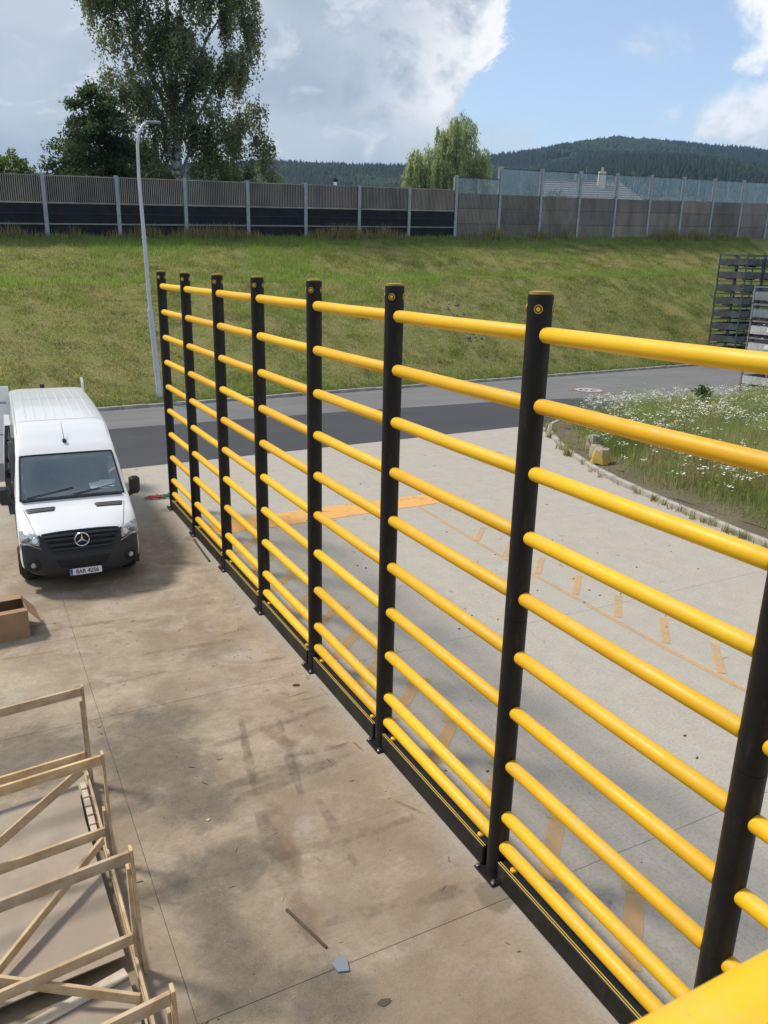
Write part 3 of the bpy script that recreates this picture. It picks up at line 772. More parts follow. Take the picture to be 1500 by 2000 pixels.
def tall_grass():
    n = 15000
    x = RNG.uniform(-8, 66, n); k = fbm(x, x*0, 2.5, 77)
    keep = RNG.random(n) < np.clip((k-.33)*3.0, .12, 1); x = x[keep]; n = len(x)
    y = ybar(x)-RNG.uniform(.1, .75, n); z = hbank(x, y)
    h = RNG.uniform(.25, .75, n)*(.55+1.0*np.clip((fbm(x, x*0, 2.5, 77)-.35)*3, 0, 1))
    c = np.array([.58, .45, .27])*RNG.uniform(.5, 1.2, (n, 1)); gm = RNG.random(n) < .35; c[gm] = np.array([.22, .28, .08])*RNG.uniform(.6, 1.2, (gm.sum(), 1))
    return blades('tall_dry_grass', x, y, z-.02, h, RNG.uniform(.025, .05, n), c, .28)


tag(tall_grass(), 'tall dry seeding grass along the foot of the noise barrier', 'grass')
# rubble in the gully
rb = G()
for k in range(60):
    t = random.gauss(.25, .06); x = 21.6+(t-.3)+random.gauss(0, .3); y = float(ykerb(x)+.3+t*(ybar(x)-ykerb(x)-.3)); z = float(hbank(x, y)); s = random.uniform(.03, .10)
    v = [(x+s*random.uniform(.6, 1)*a, y+s*random.uniform(.6, 1)*b, z+s*.7*random.uniform(.5, 1)*c) for a in (-1, 1) for b in (-1, 1) for c in (-.5, 1)]
    rb.add(v, [(0, 1, 3, 2), (4, 6, 7, 5), (0, 4, 5, 1), (2, 3, 7, 6), (0, 2, 6, 4), (1, 5, 7, 3)])
tag(stuff(rb.build('rubble', mat('grey_rubble', (0.19, 0.18, 0.17), .9, var=.4, vscale=4))), 'grey stone rubble washed down a gully in the grass bank', 'rubble')


def mound(kd):
    return .105 + .42*np.clip((np.asarray(kd)-.5)/3.6, 0, 1)**1.2*1.0


def kdist(x, y):
    kd = np.full(np.shape(x), 99.0)
    for p in KP: kd = np.minimum(kd, np.hypot(x-p[0], y-p[1]))
    return kd


gxm, gym = np.meshgrid(np.arange(10.4, 36.1, .4), np.arange(5.0, 24.3, .4)); ins_ = inside(gxm.ravel(), gym.ravel(), [tuple(p) for p in ISL]).reshape(gxm.shape)
gk = kdist(gxm, gym); gz = np.where(ins_, mound(gk)+(fbm(gxm, gym, .9, 15)-.5)*.08*np.clip(gk, 0, 1)+.004, .0)
ni, nj = gxm.shape; idm = np.arange(ni*nj).reshape(ni, nj); Fm = np.stack([idm[:-1, :-1], idm[:-1, 1:], idm[1:, 1:], idm[1:, :-1]], -1).reshape(-1, 4)
okf = (ins_ & (gk > .28)).ravel()[Fm].all(1)
mesh('soil_mound', np.stack([gxm, gym, gz], -1).reshape(-1, 3), Fm[okf], M_SOIL, island, smooth=True)


def leafy_weeds():
    V = []; C = []
    for k in range(300):
        for _ in range(40):
            x = random.uniform(11.3, 32); y = random.uniform(7.5, 23.7)
            if inside(np.array([x]), np.array([y]), [tuple(p) for p in ISL])[0] and kdist(np.array([x]), np.array([y]))[0] > .8: break
        z = float(mound(kdist(np.array([x]), np.array([y])))[0]); s_ = random.uniform(.45, 1.15); base = np.array(random.choice(((.24, .36, .10), (.33, .42, .16), (.40, .43, .22), (.17, .28, .08))))
        for j in range(int(60*s_)+14):
            a = random.uniform(0, 6.28); r = abs(random.gauss(0, .42))*s_*.75; h = random.uniform(.05, 1.15)*s_; L = random.uniform(.06, .16); b = random.uniform(-.9, .9); px, py, pz = x+r*math.cos(a), y+r*math.sin(a), z+h
            dx, dy = math.cos(a+b)*L, math.sin(a+b)*L; up_ = random.uniform(-.5, .9)*L
            V += [(px, py, pz), (px+dx*.5-dy*.22, py+dy*.5+dx*.22, pz+up_*.6), (px+dx, py+dy, pz+up_*.7), (px+dx*.5+dy*.22, py+dy*.5-dx*.22, pz+up_*.6)]; C += [base*random.uniform(.65, 1.3)]*4
    n = len(V)//4
    return stuff(mesh('leafy_weeds', np.array(V), np.arange(n*4).reshape(n, 4), M_LEAF, cols=np.array(C)))


tag(leafy_weeds(), 'bushy broad leaved weed clumps among the island grasses', 'weeds')


def island_plants():
    n = 330000
    x = RNG.uniform(10.5, 34, n); y = RNG.uniform(6, 24, n)
    poly = [tuple(p) for p in ISL]
    ok = inside(x, y, poly)
    # distance from kerb
    kd = np.full(n, 99.0)
    for p in KP: kd = np.minimum(kd, np.hypot(x-p[0], y-p[1]))
    p = fbm(x, y, 2.4, 51); q = fbm(x, y, .9, 61)
    dens = np.clip((kd-.25)/1.15+ (p-.5)*1.5, 0.03, 1); ok &= RNG.random(n) < dens
    x, y, kd, p, q = x[ok], y[ok], kd[ok], p[ok], q[ok]; n = len(x)
    grow = np.clip((kd-.2)/2.6, .12, 1)*(0.55+.9*p)
    h = grow*RNG.uniform(.3, 1.15, n); w1 = np.clip((q-.42)*4, 0, 1)[:, None]; w2 = np.clip((p-.5)*5, 0, 1)[:, None]
    c = np.array([.36, .43, .16])*(1-w1)+np.array([.52, .47, .27])*w1; c = c*(1-.5*w2)+np.array([.19, .29, .075])*.5*w2
    c = c*RNG.uniform(.65, 1.3, (n, 1)); dr = RNG.random(n) < .12; c[dr] = np.array([.42, .36, .23])*RNG.uniform(.6, 1.1, (dr.sum(), 1))
    return blades('wild_weeds', x, y, mound(kd)-.02, h, RNG.uniform(.012, .03, n), c, .35)


tag(island_plants(), 'tall wild weeds and grasses growing over the kerbed island', 'weeds')


def umbels():
    V = []; F = []; fm = []; n = 0
    poly = [tuple(p) for p in ISL]
    cnt = 0
    while cnt < 2800:
        x = random.uniform(11.3, 31); y = random.uniform(7.5, 24)
        if not inside(np.array([x]), np.array([y]), poly)[0]: continue
        kd = min(math.hypot(x-p[0], y-p[1]) for p in KP)
        far = y > 19.5 and kd < 3.2
        if kd < .9 and random.random() < .85: continue
        pr = float(fbm(np.array([x]), np.array([y]), 2.2, 91)[0])
        if random.random() > np.clip((pr-.40)*4, .10, 1)+(.3 if far else 0): continue
        cnt += 1; h = random.uniform(.4, .8)*min(1, .45+kd/2.2)+.28; a = random.uniform(0, 6.28); l = random.uniform(0, .15)
        tx, ty = x+l*math.cos(a), y+l*math.sin(a)
        # stem
        zb = float(mound(kd)); V += [(x-.006, y, zb), (x+.006, y, zb), (tx, ty, zb+h)]; F.append((n, n+1, n+2)); fm.append(1); n += 3
        for k in range(random.randint(2, 7)):
            r = random.uniform(.010, .034); ox, oy = random.uniform(-.10, .10), random.uniform(-.10, .10); zz = zb+h+random.uniform(-.05, .04); tl = random.uniform(-.4, .4)
            V += [(tx+ox+r*math.cos(t), ty+oy+r*math.sin(t), zz+r*tl*math.cos(t)) for t in np.linspace(0, 6.28, 7)[:-1]]+[(tx+ox, ty+oy, zz+.012)]
            for j in range(6): F.append((n+j, n+(j+1) % 6, n+6)); fm.append(0)
            n += 7
    return stuff(mesh('wild_flowers', np.array(V), np.array(F), None, mats=[M_PETAL, mat('flower_stem', (.12, .15, .05), .8)], fm=fm))


tag(umbels(), 'flat white umbel wildflowers standing above the island weeds', 'flowers')
# stray tufts along the island kerb
def kerb_tufts():
    xs_, ys_, hs = [], [], []
    for p in KP:
        for k in range(9):
            if random.random() < .5:
                cx, cy = p[0]-.10+random.uniform(-.05, .04), p[1]+random.uniform(-.5, .5); s = random.uniform(.08, .28)*(2.0 if 18 < p[1] < 22.8 and p[0] < 15 else 1)
                for j in range(14): xs_.append(cx+random.gauss(0, .05)); ys_.append(cy+random.gauss(0, .05)); hs.append(s*random.uniform(.5, 1.3))
    n = len(xs_); c = np.array([.36, .34, .15])*RNG.uniform(.6, 1.3, (n, 1))
    return blades('kerb_tufts', np.array(xs_), np.array(ys_), np.zeros(n), np.array(hs), RNG.uniform(.015, .03, n), c, .4)
tag(kerb_tufts(), 'dry weed tufts sprouting along the island kerb', 'weeds')


def lump(name, loc, size, label, seed, paint=False, rz=0.0):
    rs = random.Random(seed); V = []; F = []; n = 7
    for i in range(n+1):
        for j in range(12):
            th = math.pi*i/n; ph = 2*math.pi*j/12
            d = Vector((math.sin(th)*math.cos(ph), math.sin(th)*math.sin(ph), math.cos(th)))
            k = 1/max(abs(d.x)**11+abs(d.y)**11+abs(d.z)**11, 1e-6)**(1/11)
            tp = 1-.16*(d.z*k)
            V.append((d.x*k*size[0]*tp*rs.uniform(.88, 1.06), d.y*k*size[1]*tp*rs.uniform(.88, 1.06), (d.z*k+1)*size[2]*rs.uniform(.97, 1.03)))
    for i in range(n):
        for j in range(12): F.append((i*12+j, (i+1)*12+j, (i+1)*12+(j+1) % 12, i*12+(j+1) % 12))
    o = mesh(name, V, F, M_ROCK)
    if paint:
        m = bpy.data.materials.new('yellow_washed_concrete'); m.use_nodes = True; T = NT(m.node_tree)
        b = T.n('ShaderNodeBsdfPrincipled'); oo = T.n('ShaderNodeOutputMaterial'); T.l(b.outputs[0], oo.inputs[0])
        t = T.n('ShaderNodeTexCoord').outputs['Object']; s2 = T.n('ShaderNodeSeparateXYZ'); T.l(t, s2.inputs[0])
        nz = T.noise(t, 7, 5, .65)
        f = T.m('SUBTRACT', 1, T.ss(T.m('ADD', s2.outputs[2], T.m('MULTIPLY', T.m('SUBTRACT', nz, .5), .6)), .25, .5))
        T.put(b.inputs['Base Color'], T.mix(T.m('MULTIPLY', f, .8), T.mix(T.ss(nz, .35, .7), (.45, .39, .29, 1), (.28, .23, .16, 1)), (.50, .33, .035, 1))); b.inputs['Roughness'].default_value = .85
        o.data.materials[0] = m
    o.location = loc; o.rotation_euler = (0, 0, rz)
    return tag(o, label, 'rock', 'concrete lumps on the island')


lump('concrete_lump', (12.55, 17.4, .1), (.27, .24, .24), 'squarish concrete lump splashed with yellow paint at the island edge', 3, True, .5)
lump('concrete_lump', (13.0, 18.1, .1), (.27, .20, .19), 'bare flat grey lump just behind the yellow painted one', 5, False, .9)
lump('concrete_lump', (13.6, 18.9, .1), (.22, .2, .26), 'pointed bare lump farthest back of the three lumps on the island', 8, False, .2)

# ------------------------------------------------------------------ noise barrier on top of the bank
nbar = thing('noise_barrier', 'long slatted noise barrier with grey posts along the top of the grass bank', 'noise barrier', (BAR0[0], BAR0[1], BZ0))
CA, SA = math.cos(BANG), math.sin(BANG)


def bq(s, d, h):
    """s along, d towards the viewer, h above the sloping base line (local to the barrier root)"""
    return (s*CA+d*SA, s*SA-d*CA, BDZ*s/4+h)


def bbox(g, s0, s1, d0, d1, h0, h1):
    v = [bq(s, d, h) for h in (h0, h1) for d in (d1, d0) for s in (s0, s1)]
    g.add(v, [(0, 2, 3, 1), (4, 5, 7, 6), (0, 1, 5, 4), (2, 6, 7, 3), (0, 4, 6, 2), (1, 3, 7, 5)])


NB0, NB1 = -4, 24
for k in range(NB0, NB1+1):
    H = 3.42 if k < 7 else (4.3 if k == 7 else 5.03)
    g = G(); s = 4*k
    bbox(g, s-.11, s+.11, .10, .13, -.4, H); bbox(g, s-.11, s+.11, -.13, -.10, -.4, H); bbox(g, s-.012, s+.012, -.1, .1, -.4, H)
    g.build('post', M_GALV, nbar)
    if k >= 7:
        g = G(); bbox(g, s-.20, s-.13, -.06, .10, 3.1, H-.1); g.build('clamp_bar', M_GALV, nbar)
for k in range(NB0, NB1):
    s0, s1 = 4*k+.12, 4*k+3.88
    if k < 7:
        g = G(); bbox(g, s0, s1, -.08, -.02, -.3, 3.25); g.build('backing_panel', M_BACK, nbar)
        g = G(); n = 33
        for i in range(n):
            c = s0+.06+(s1-s0-.12)*i/(n-1); bbox(g, c-.024, c+.024, -.019, .045+.008*random.random(), 1.95, 3.26)
        stuff(g.build('slats', M_SLAT, nbar))
        g = G(); bbox(g, s0, s1, -.09, .06, 3.27, 3.33); g.build('cap_rail', M_SLAT, nbar)
        g = G(); bbox(g, s0, s1, .0, .075, 1.84, 1.935); g.build('rail', M_SLAT, nbar)
        # black netting, slightly slack
        V = []; nx, nz = 14, 5
        for hz in range(nz+1):
            for ix in range(nx+1):
                V.append(bq(s0+(s1-s0)*ix/nx, .05+.012*random.uniform(-1, 1)*(0 < hz < nz), .0+1.83*hz/nz))
        mesh('screen', V, [(b*(nx+1)+a, b*(nx+1)+a+1, (b+1)*(nx+1)+a+1, (b+1)*(nx+1)+a) for b in range(nz) for a in range(nx)], M_NET, nbar, smooth=True)
        g = G(); bbox(g, s0, s1, .062, .085, 1.30, 1.335); g.build('screen_seam', mat('net_seam', (.035, .035, .04), .8), nbar)
        g = G(); bbox(g, s0, s1, .07, .12, .72, .80); g.build('rail', M_LAMP if False else mat('pale_rail', (.27, .26, .25), .8, var=.2), nbar)
    else:
        g = G(); bbox(g, s0, s1, -.08, -.02, -.3, 3.08); g.build('backing_panel', mat('dark_timber', (.05, .046, .044), .9), nbar)
        for a, b in ((0.0, 1.0), (1.03, 2.05), (2.08, 3.06)):
            g = G(); n = 31
            for i in range(n):
                c = s0+.06+(s1-s0-.12)*i/(n-1); bbox(g, c-.03, c+.03, -.019, .045+.012*random.random(), a, b-.03)
            stuff(g.build('slats', M_SLAT, nbar))
            g = G(); bbox(g, s0, s1, -.018, .05, b-.028, b); g.build('rail', M_SLAT, nbar)
        top = 4.15 if k == 7 else 4.9
        for h in range(2):
            a = s0+h*1.89; g = G(); bbox(g, a+.02, a+1.86, -.015, .0, 3.1, top-.03); g.build('pane', M_PANE, nbar)
        g = G(); bbox(g, s0+1.85, s0+1.91, -.03, .02, 3.1, top); g.build('mullion', M_GALV, nbar)
        g = G(); bbox(g, s0, s1, -.04, .03, top-.028, top+.03); g.build('cap_rail', M_STILL_D, nbar)

# ------------------------------------------------------------------ safety barrier (the yellow and black one)
PY = [18.09, 15.99, 13.76, 11.65, 9.46, 7.33, 4.97, 2.60, 0.40]
PH = 5.355
RZ = [0.37]+[0.70+0.545*i for i in range(9)]
sb = thing('safety_barrier', 'tall yellow rail and black post safety barrier standing across the concrete yard', 'safety barrier')
post_g = G().tube([(0, 0, .012), (0, 0, 2.66), (0, 0, 2.661), (0, 0, 2.67), (0, 0, 2.671), (0, 0, PH-.05), (0, 0, PH-.02), (0, 0, PH)], [.098, .098, .0945, .0945, .098, .098, .1, .096], 36)
post0 = post_g.build('post', M_BLK, sb, smooth=True)
cap0 = G().tube([(0, 0, PH+.001), (0, 0, PH+.02), (0, 0, PH+.028)], [.088, .086, .05], 28).build('cap', mat('cap_yellow', (.42, .25, .03), .55, var=.2), post0, smooth=True)
for k in range(4):
    a = R(45+90*k); d = Vector((math.cos(a), math.sin(a), 0)); c = d*.096+Vector((0, 0, PH-.105))
    G().tube([c, c+d*.007], [.034, .034], 24).build('badge_ring', M_CLINE, post0, smooth=True)
    G().tube([c+d*.0072, c+d*.009], [.026, .026], 24).build('badge_ground', M_BLK, post0, smooth=True)
    G().tube([c+d*.0092, c+d*.012], [.017, .017], 20).build('badge_disc', M_YEL, post0, smooth=True)
bp = G().box(-.155, .155, -.155, .155, .003, .022, .004); bp.tube([(0, 0, .02), (0, 0, .06)], [.115, .103], 28)
bp.build('base_plate', M_BLK, post0)
for sx in (-1, 1):
    for sy in (-1, 1):
        G().tube([(sx*.128, sy*.128, .022), (sx*.128, sy*.128, .04), (sx*.128, sy*.128, .041), (sx*.128, sy*.128, .06)], [.02, .02, .011, .009], 8).build('bolt', M_STEEL, post0)
post0.location = (0, PY[0], 0)
for y in PY[1:]:
    p = copy_part(post0, sb); p.location = (0, y, 0); p.rotation_euler = (0, 0, 0)
    for ch in list(post0.children): copy_part(ch, p)
for a, b in zip(PY[:-1], PY[1:]):
    for z in RZ:
        zz = z
        g = G().tube([(0, a-.085, zz), (0, a-.1, zz), (0, (a+b)/2, zz-.004), (0, b+.1, zz), (0, b+.085, zz)], [.055, .0615, .0615, .0615, .055], 24)
        g.build('rail', M_YEL, sb, smooth=True)
    g = G().box(-.085, .055, b+.115, a-.115, .008, .235, .012)
    kb_ = g.build('kick_board', M_BLK, sb)
    g = G(); g.box(-.082, -.074, b+.12, a-.12, .2352, .2395); g.box(-.060, -.052, b+.12, a-.12, .2352, .2395); g.build('channel_line', M_CLINE, kb_)
    for y in (b+.27, a-.27):
        G().tube([(-.012, y, .234), (-.012, y, .252), (-.012, y, .258)], [.032, .03, .018], 16).build('pin', M_YEL, kb_, smooth=True)

# work platform the view is taken from: only its yellow top rail reaches into the picture
wp = thing('work_platform', 'thick yellow top rail of a raised platform, close in the lower right corner', 'platform', (-3.6, -.5, 0))
G().tube([(-1.4, .856, 4.769), (1.9, .856, 4.769)], .0625, 32).build('guard_rail', M_YEL, wp, smooth=True)
G().tube([(-1.4, .856, 3.93), (-1.4, .856, 4.76)], .05, 20).build('rail_post', M_BLK, wp, smooth=True)
G().tube([(1.9, .856, 3.93), (1.9, .856, 4.76)], .05, 20).build('rail_post', M_BLK, wp, smooth=True)
G().box(-1.6, 2.0, -1.0, .80, 3.84, 3.93, .01).build('deck', M_GALV, wp)
for x in (-1.5, 1.9):
    for y in (-.92, -.1): G().box(x-.06, x+.06, y-.06, y+.06, 0, 3.835).build('leg', M_GALV, wp)
G().box(1.78, 1.995, .802, .93, 3.85, 3.929).build('bracket', M_GALV, wp); G().box(-1.5, -1.3, .802, .93, 3.85, 3.929).build('bracket', M_GALV, wp)

# ------------------------------------------------------------------ van
PATH = [(.12, .28), (.02, .40), (0, .62), (.025, .80), (.06, 1.0), (.15, 1.115), (.52, 1.27), (.98, 1.41), (1.80, 2.095), (2.12, 2.30), (2.48, 2.475), (2.9, 2.56), (4.6, 2.63), (6.70, 2.635), (6.96, 2.58), (7.0, .45)]
RAD = [.36, .38, .38, .38, .38, .36, .20, .12, .09, .10, .13, .15, .17, .17, .17, .10]
NEX = [2.6, 2.6, 2.6, 2.6, 2.6, 2.8, 3.6, 6, 6, 6, 6, 6, 6, 6, 6, 6]
WID = [.90, .97, .985, .985, .985, .985, .985, .975, .875, .855, .845, .84, .835, .82, .81, .95]
PATH = np.array(PATH)


def cr(arr, t):
    arr = np.asarray(arr, float); i = int(min(max(math.floor(t), 0), len(arr)-2)); f = t-i
    if i == len(arr)-2: return arr[-2]*(1-f)+arr[-1]*f
    if i == len(arr)-3: return arr[-3]*(1-f)+arr[-2]*f
    p0 = arr[max(i-1, 0)]; p1 = arr[i]; p2 = arr[i+1]; p3 = arr[min(i+2, len(arr)-1)]
    return .5*((2*p1)+(-p0+p2)*f+(2*p0-5*p1+4*p2-p3)*f*f+(-p0+3*p1-3*p2+p3)*f**3)


def li(arr, t):
    i = int(min(max(math.floor(t), 0), len(arr)-2)); f = t-i; return arr[i]*(1-f)+arr[i+1]*f


def VS(t, xi, off=0.0):
    """van skin: t along nose-bonnet-screen-roof, xi across"""
    P = cr(PATH, t); dP = cr(PATH, min(t+.02, 15))-cr(PATH, max(t-.02, 0)); dP = dP/np.linalg.norm(dP)
    nrm = np.array([-dP[1], dP[0]])
    n = li(NEX, t); r = li(RAD, t); w = li(WID, t); a = min(abs(xi), 1.0)
    drop = r*(1-(max(1-a**n, 0))**(1/n))
    q = P - nrm*drop
    p = Vector((w*xi, q[0], q[1]))
    if off:
        e = 1e-3
        A = VS(min(t+e*20, 15), xi)-VS(max(t-e*20, 0), xi); x2 = max(min(xi, .985), -.985); B = VS(t, x2+.01)-VS(t, x2-.01)
        nn = B.cross(A); nn.normalize()
        if nn.dot(Vector((xi*.3, nrm[0], nrm[1]))) < 0: nn = -nn
        p = p+nn*off
    return p


def wside(z): return float(np.interp(z, [.3, .45, .7, 1.3, 1.9, 2.3, 2.7], [.95, .975, .99, .985, .925, .875, .83]))


VX, VY, VROT = -2.555, 13.713, -0.030
van = thing('delivery_van', 'white high roof delivery van parked nose first beside the safety barrier', 'van', (VX, VY, 0), VROT)


def pgrid(name, fn, nu, nv, m, parent=van, skip=None, smooth=True):
    V = [fn(i/nu, j/nv) for j in range(nv+1) for i in range(nu+1)]
    F = [(j*(nu+1)+i, j*(nu+1)+i+1, (j+1)*(nu+1)+i+1, (j+1)*(nu+1)+i) for j in range(nv) for i in range(nu) if not (skip and skip((i+.5)/nu, (j+.5)/nv))]
    return mesh(name, V, F, m, parent, smooth)


NU, NV = 40, 120


def xi_of(u, t):
    ph = (u-.5)*math.pi; n = li(NEX, t); s = math.sin(ph); return math.copysign(abs(s)**(2/n), s)


TS = (7.12, 7.97)


def skipws(u, v):
    t = v*15; return TS[0] < t < TS[1] and abs(xi_of(u, t)) < .90


body = pgrid('body', lambda u, v: VS(v*15, xi_of(u, v*15)), NU, NV, M_WHITE, skip=skipws)
# side skins
tsid = [5+.25*k for k in range(0, 41)]
for sgn in (-1, 1):
    edge_front = [VS(t, sgn) for t in np.linspace(0, 5, 40)]; ez = [p.z for p in edge_front]; ev = [p.y for p in edge_front]; ex = [p.x for p in edge_front]
    V = []; nr = 22; F = []; FM = []
    for ci, t in enumerate(tsid):
        E = VS(t, sgn)
        for r_ in range(nr+1):
            f = r_/nr; z = E.z*(1-f)+.30*f
            if ci == 0: V.append((float(np.interp(z, ez, ex)), float(np.interp(z, ez, ev)), z))
            else:
                w = wside(z); w0 = wside(E.z); k = abs(E.x)+(w-w0)*min(1, f*2.5 if f < .4 else 1)
                if ci < 8: k = abs(E.x)+(k-abs(E.x))*min(1, ci/4)
                V.append((sgn*k, E.y, z))
    for c in range(len(tsid)-1):
        for r_ in range(nr):
            q = (c*(nr+1)+r_, (c+1)*(nr+1)+r_, (c+1)*(nr+1)+r_+1, c*(nr+1)+r_+1)
            zc = (V[q[0]][2]+V[q[2]][2])/2; vc = (V[q[0]][1]+V[q[2]][1])/2
            if sgn < 0 and 2.45 < vc < 3.75 and .5 < zc < 2.3: continue       # open sliding door
            if any(math.hypot(vc-wv, zc-.36) < .41 for wv in (1.02, 5.05)): continue
            F.append(q if sgn < 0 else q[::-1]); FM.append(1 if (vc < .64 and zc < .86) or zc < .36 else 0)
    mesh('side_panel', V, F, None, van, smooth=True, mats=[M_WHITE, M_TRIM], fm=FM)


def patch(name, c, m, off=.005, nu=10, nv=6, parent=van, thick=True):
    """c: corners (t,xi) bl, br, tr, tl"""
    (t0, a0_), (t1, a1), (t2, a2), (t3, a3) = c
    def fn(u, v):
        t = (t0*(1-u)+t1*u)*(1-v)+(t3*(1-u)+t2*u)*v; x = (a0_*(1-u)+a1*u)*(1-v)+(a3*(1-u)+a2*u)*v
        e = .0 if (thick and (u in (0, 1) or v in (0, 1))) else 1
        return VS(t, x, off*e if e else -.004)
    return pgrid(name, fn, nu, nv, m, parent)


def seam(name, pts, m, w=.008, off=.004, parent=van):
    g = G(); P = [VS(t, x, off) for t, x in pts]; g.tube(P, w/2, 5); return g.build(name, m, parent)


patch('bumper', [(0.0, -1), (0.0, 1), (3.72, 1), (3.72, -1)], M_TRIM, .014, 40, 16)
patch('front_panel', [(2.7, -.72), (2.7, .72), (4.9, .70), (4.9, -.70)], M_TRIM, .012, 30, 10)
grille = patch('grille', [(2.75, -.44), (2.75, .44), (4.75, .62), (4.75, -.62)], M_BLACK, .022, 24, 10)
g = G().tube([VS(4.78, x, .03) for x in np.linspace(-.63, .63, 15)], .018, 6); g.tube([VS(2.85+1.93*k/8, -.47-.2*k/8, .03) for k in range(9)], .02, 6); g.tube([VS(2.85+1.93*k/8, .47+.2*k/8, .03) for k in range(9)], .02, 6); g.tube([VS(2.82, x, .03) for x in np.linspace(-.47, .47, 12)], .02, 6)
g.build('grille_frame', M_TRIM, van, smooth=True)
for k, t in enumerate((3.1, 3.5, 3.92, 4.36)):
    w = .46+.2*(t-2.85)/1.9; g = G()
    g.tube([VS(t, x, .04) for x in np.linspace(-w, w, 17)], .030, 6); g.build('grille_bar', M_TRIM, grille, smooth=True)
patch('lower_intake', [(1.25, -.40), (1.25, .40), (2.35, .52), (2.35, -.52)], M_BLACK, .02, 16, 5)
# three pointed star in its ring
sc = VS(3.78, 0, .095); em = G()
em.tube([sc+Vector((.115*math.cos(2*math.pi*k/28), 0, .115*math.sin(2*math.pi*k/28))) for k in range(29)], .012, 8, False)
for a in (90, 210, 330):
    d = Vector((math.cos(R(a)), 0, math.sin(R(a)))); s2 = Vector((-d.z, 0, d.x)); o_ = Vector((0, -.012, 0))
    em.add([sc+s2*.017, sc-s2*.017, sc+d*.112, sc+o_, sc+d*.112+o_*.2], [(0, 2, 3), (1, 3, 2)])
em.build('star_emblem', M_CHROME, van)
for sg in (-1, 1):
    hl = patch('headlight', [(3.25, sg*.66), (4.05, sg*.998), (5.75, sg*.985), (4.95, sg*.66)], M_LENS, .016, 12, 8)
    for xx, tt in ((.74, 4.1), (.86, 4.55)):
        c = VS(tt, sg*xx, .018); d = (VS(tt, sg*xx, .03)-VS(tt, sg*xx, .01)).normalized()
        G().tube([c, c+d*.006], [.055, .05], 16).build('reflector', M_CHROME if xx < .8 else mat('lens_dark', (.12, .12, .13), .1, .4), hl, smooth=True)
    seam('headlight_trim', [(3.25, sg*.655), (3.65, sg*.83), (4.05, sg*.99)], M_CHROME, .014, .016)
    c = VS(1.75, sg*.80, .012); d = (VS(1.75, sg*.8, .03)-VS(1.75, sg*.8, .01)).normalized()
    fl = G().tube([c, c+d*.012], [.12, .105], 20).build('fog_surround', M_BLACK, van, smooth=True)
    G().tube([c+d*.0122, c+d*.03], [.048, .042], 16).build('fog_lamp', M_LENS, fl, smooth=True)
    seam('bonnet_seam', [(5.0+.2*k, sg*(.72+.016*k)) for k in range(10)], M_BLACK, .010, .001)
    patch('bonnet_vent', [(6.46, sg*.36), (6.46, sg*.82), (6.84, sg*.86), (6.84, sg*.30)], mat('vent_grey', (.10, .10, .105), .5), .012, 10, 4)
    for q in (6.54, 6.65, 6.76): seam('vent_slot', [(q, sg*x) for x in np.linspace(.36, .80, 8)], M_BLACK, .013, .012)
    # wing mirror
    mr = G().box(-.10, .10, -.07, .08, -.17, .17, .05).build('mirror', M_TRIM, van, bevel=.03); mr.location = (sg*1.125, 1.36, 1.49); mr.rotation_euler = (0, 0, sg*.15)
    G().box(-.085, .085, .081, .085, -.14, .14).build('mirror_glass', M_CHROME, mr)
    a = G(); a.bar((-sg*.06, .03, -.15), (-sg*.25, .0, -.22), .09, .06); a.build('mirror_arm', M_TRIM, mr)
    # front wheel and rear wheel
    for wv in (1.02, 5.05):
        pr = [(.16, .235), (.10, .33), (.02, .36), (-.10, .36), (-.16, .33), (-.18, .24)]
        V = [(sg*(.86+pr_[0]*-sg*-sg), 0, 0) for pr_ in pr]
        gt = G(); n = 28; vv = []; ff = []
        for i in range(n):
            th = 2*math.pi*i/n
            for (dx, rr2) in pr: vv.append((sg*(.865+dx), rr2*math.cos(th), rr2*math.sin(th)))
        for i in range(n):
            for j in range(5): ff.append((i*6+j, ((i+1) % n)*6+j, ((i+1) % n)*6+j+1, i*6+j+1))
        wh = mesh('wheel', vv, ff, M_RUB, van, smooth=True); wh.location = (0, wv, .362)
        g = G().tube([(sg*.90, 0, 0), (sg*1.0, 0, 0), (sg*1.005, 0, 0)], [.245, .235, .18], 24); g.build('rim', M_GALV, wh, smooth=True)
    g = G(); g.box(.55, .78, .70, 1.36, .25, 1.05); 
    for p in range(len(g.v)): g.v[p] = (sg*g.v[p][0], g.v[p][1], g.v[p][2])
    g.build('wheel_well', M_BLACK, van)
    # side window of the front door
    V = [(sg*(wside(z)+.006), v, z) for v, z in ((1.55, 1.5), (2.25, 1.5), (2.25, 2.12), (1.95, 2.12))]
    if sg > 0: mesh('side_window', V, [(0, 1, 2, 3)], M_SIDEGL, van)
    # sill
    g = G(); g.box(min(sg*.9, sg*.975), max(sg*.9, sg*.975), 1.5, 4.2, .26, .42); g.build('sill', M_TRIM, van)
    # roof gutter line
    seam('roof_gutter', [(9.2+.2*k, sg*.945) for k in range(20)], mat('seam_grey', (.32, .33, .34), .6), .012, .002)
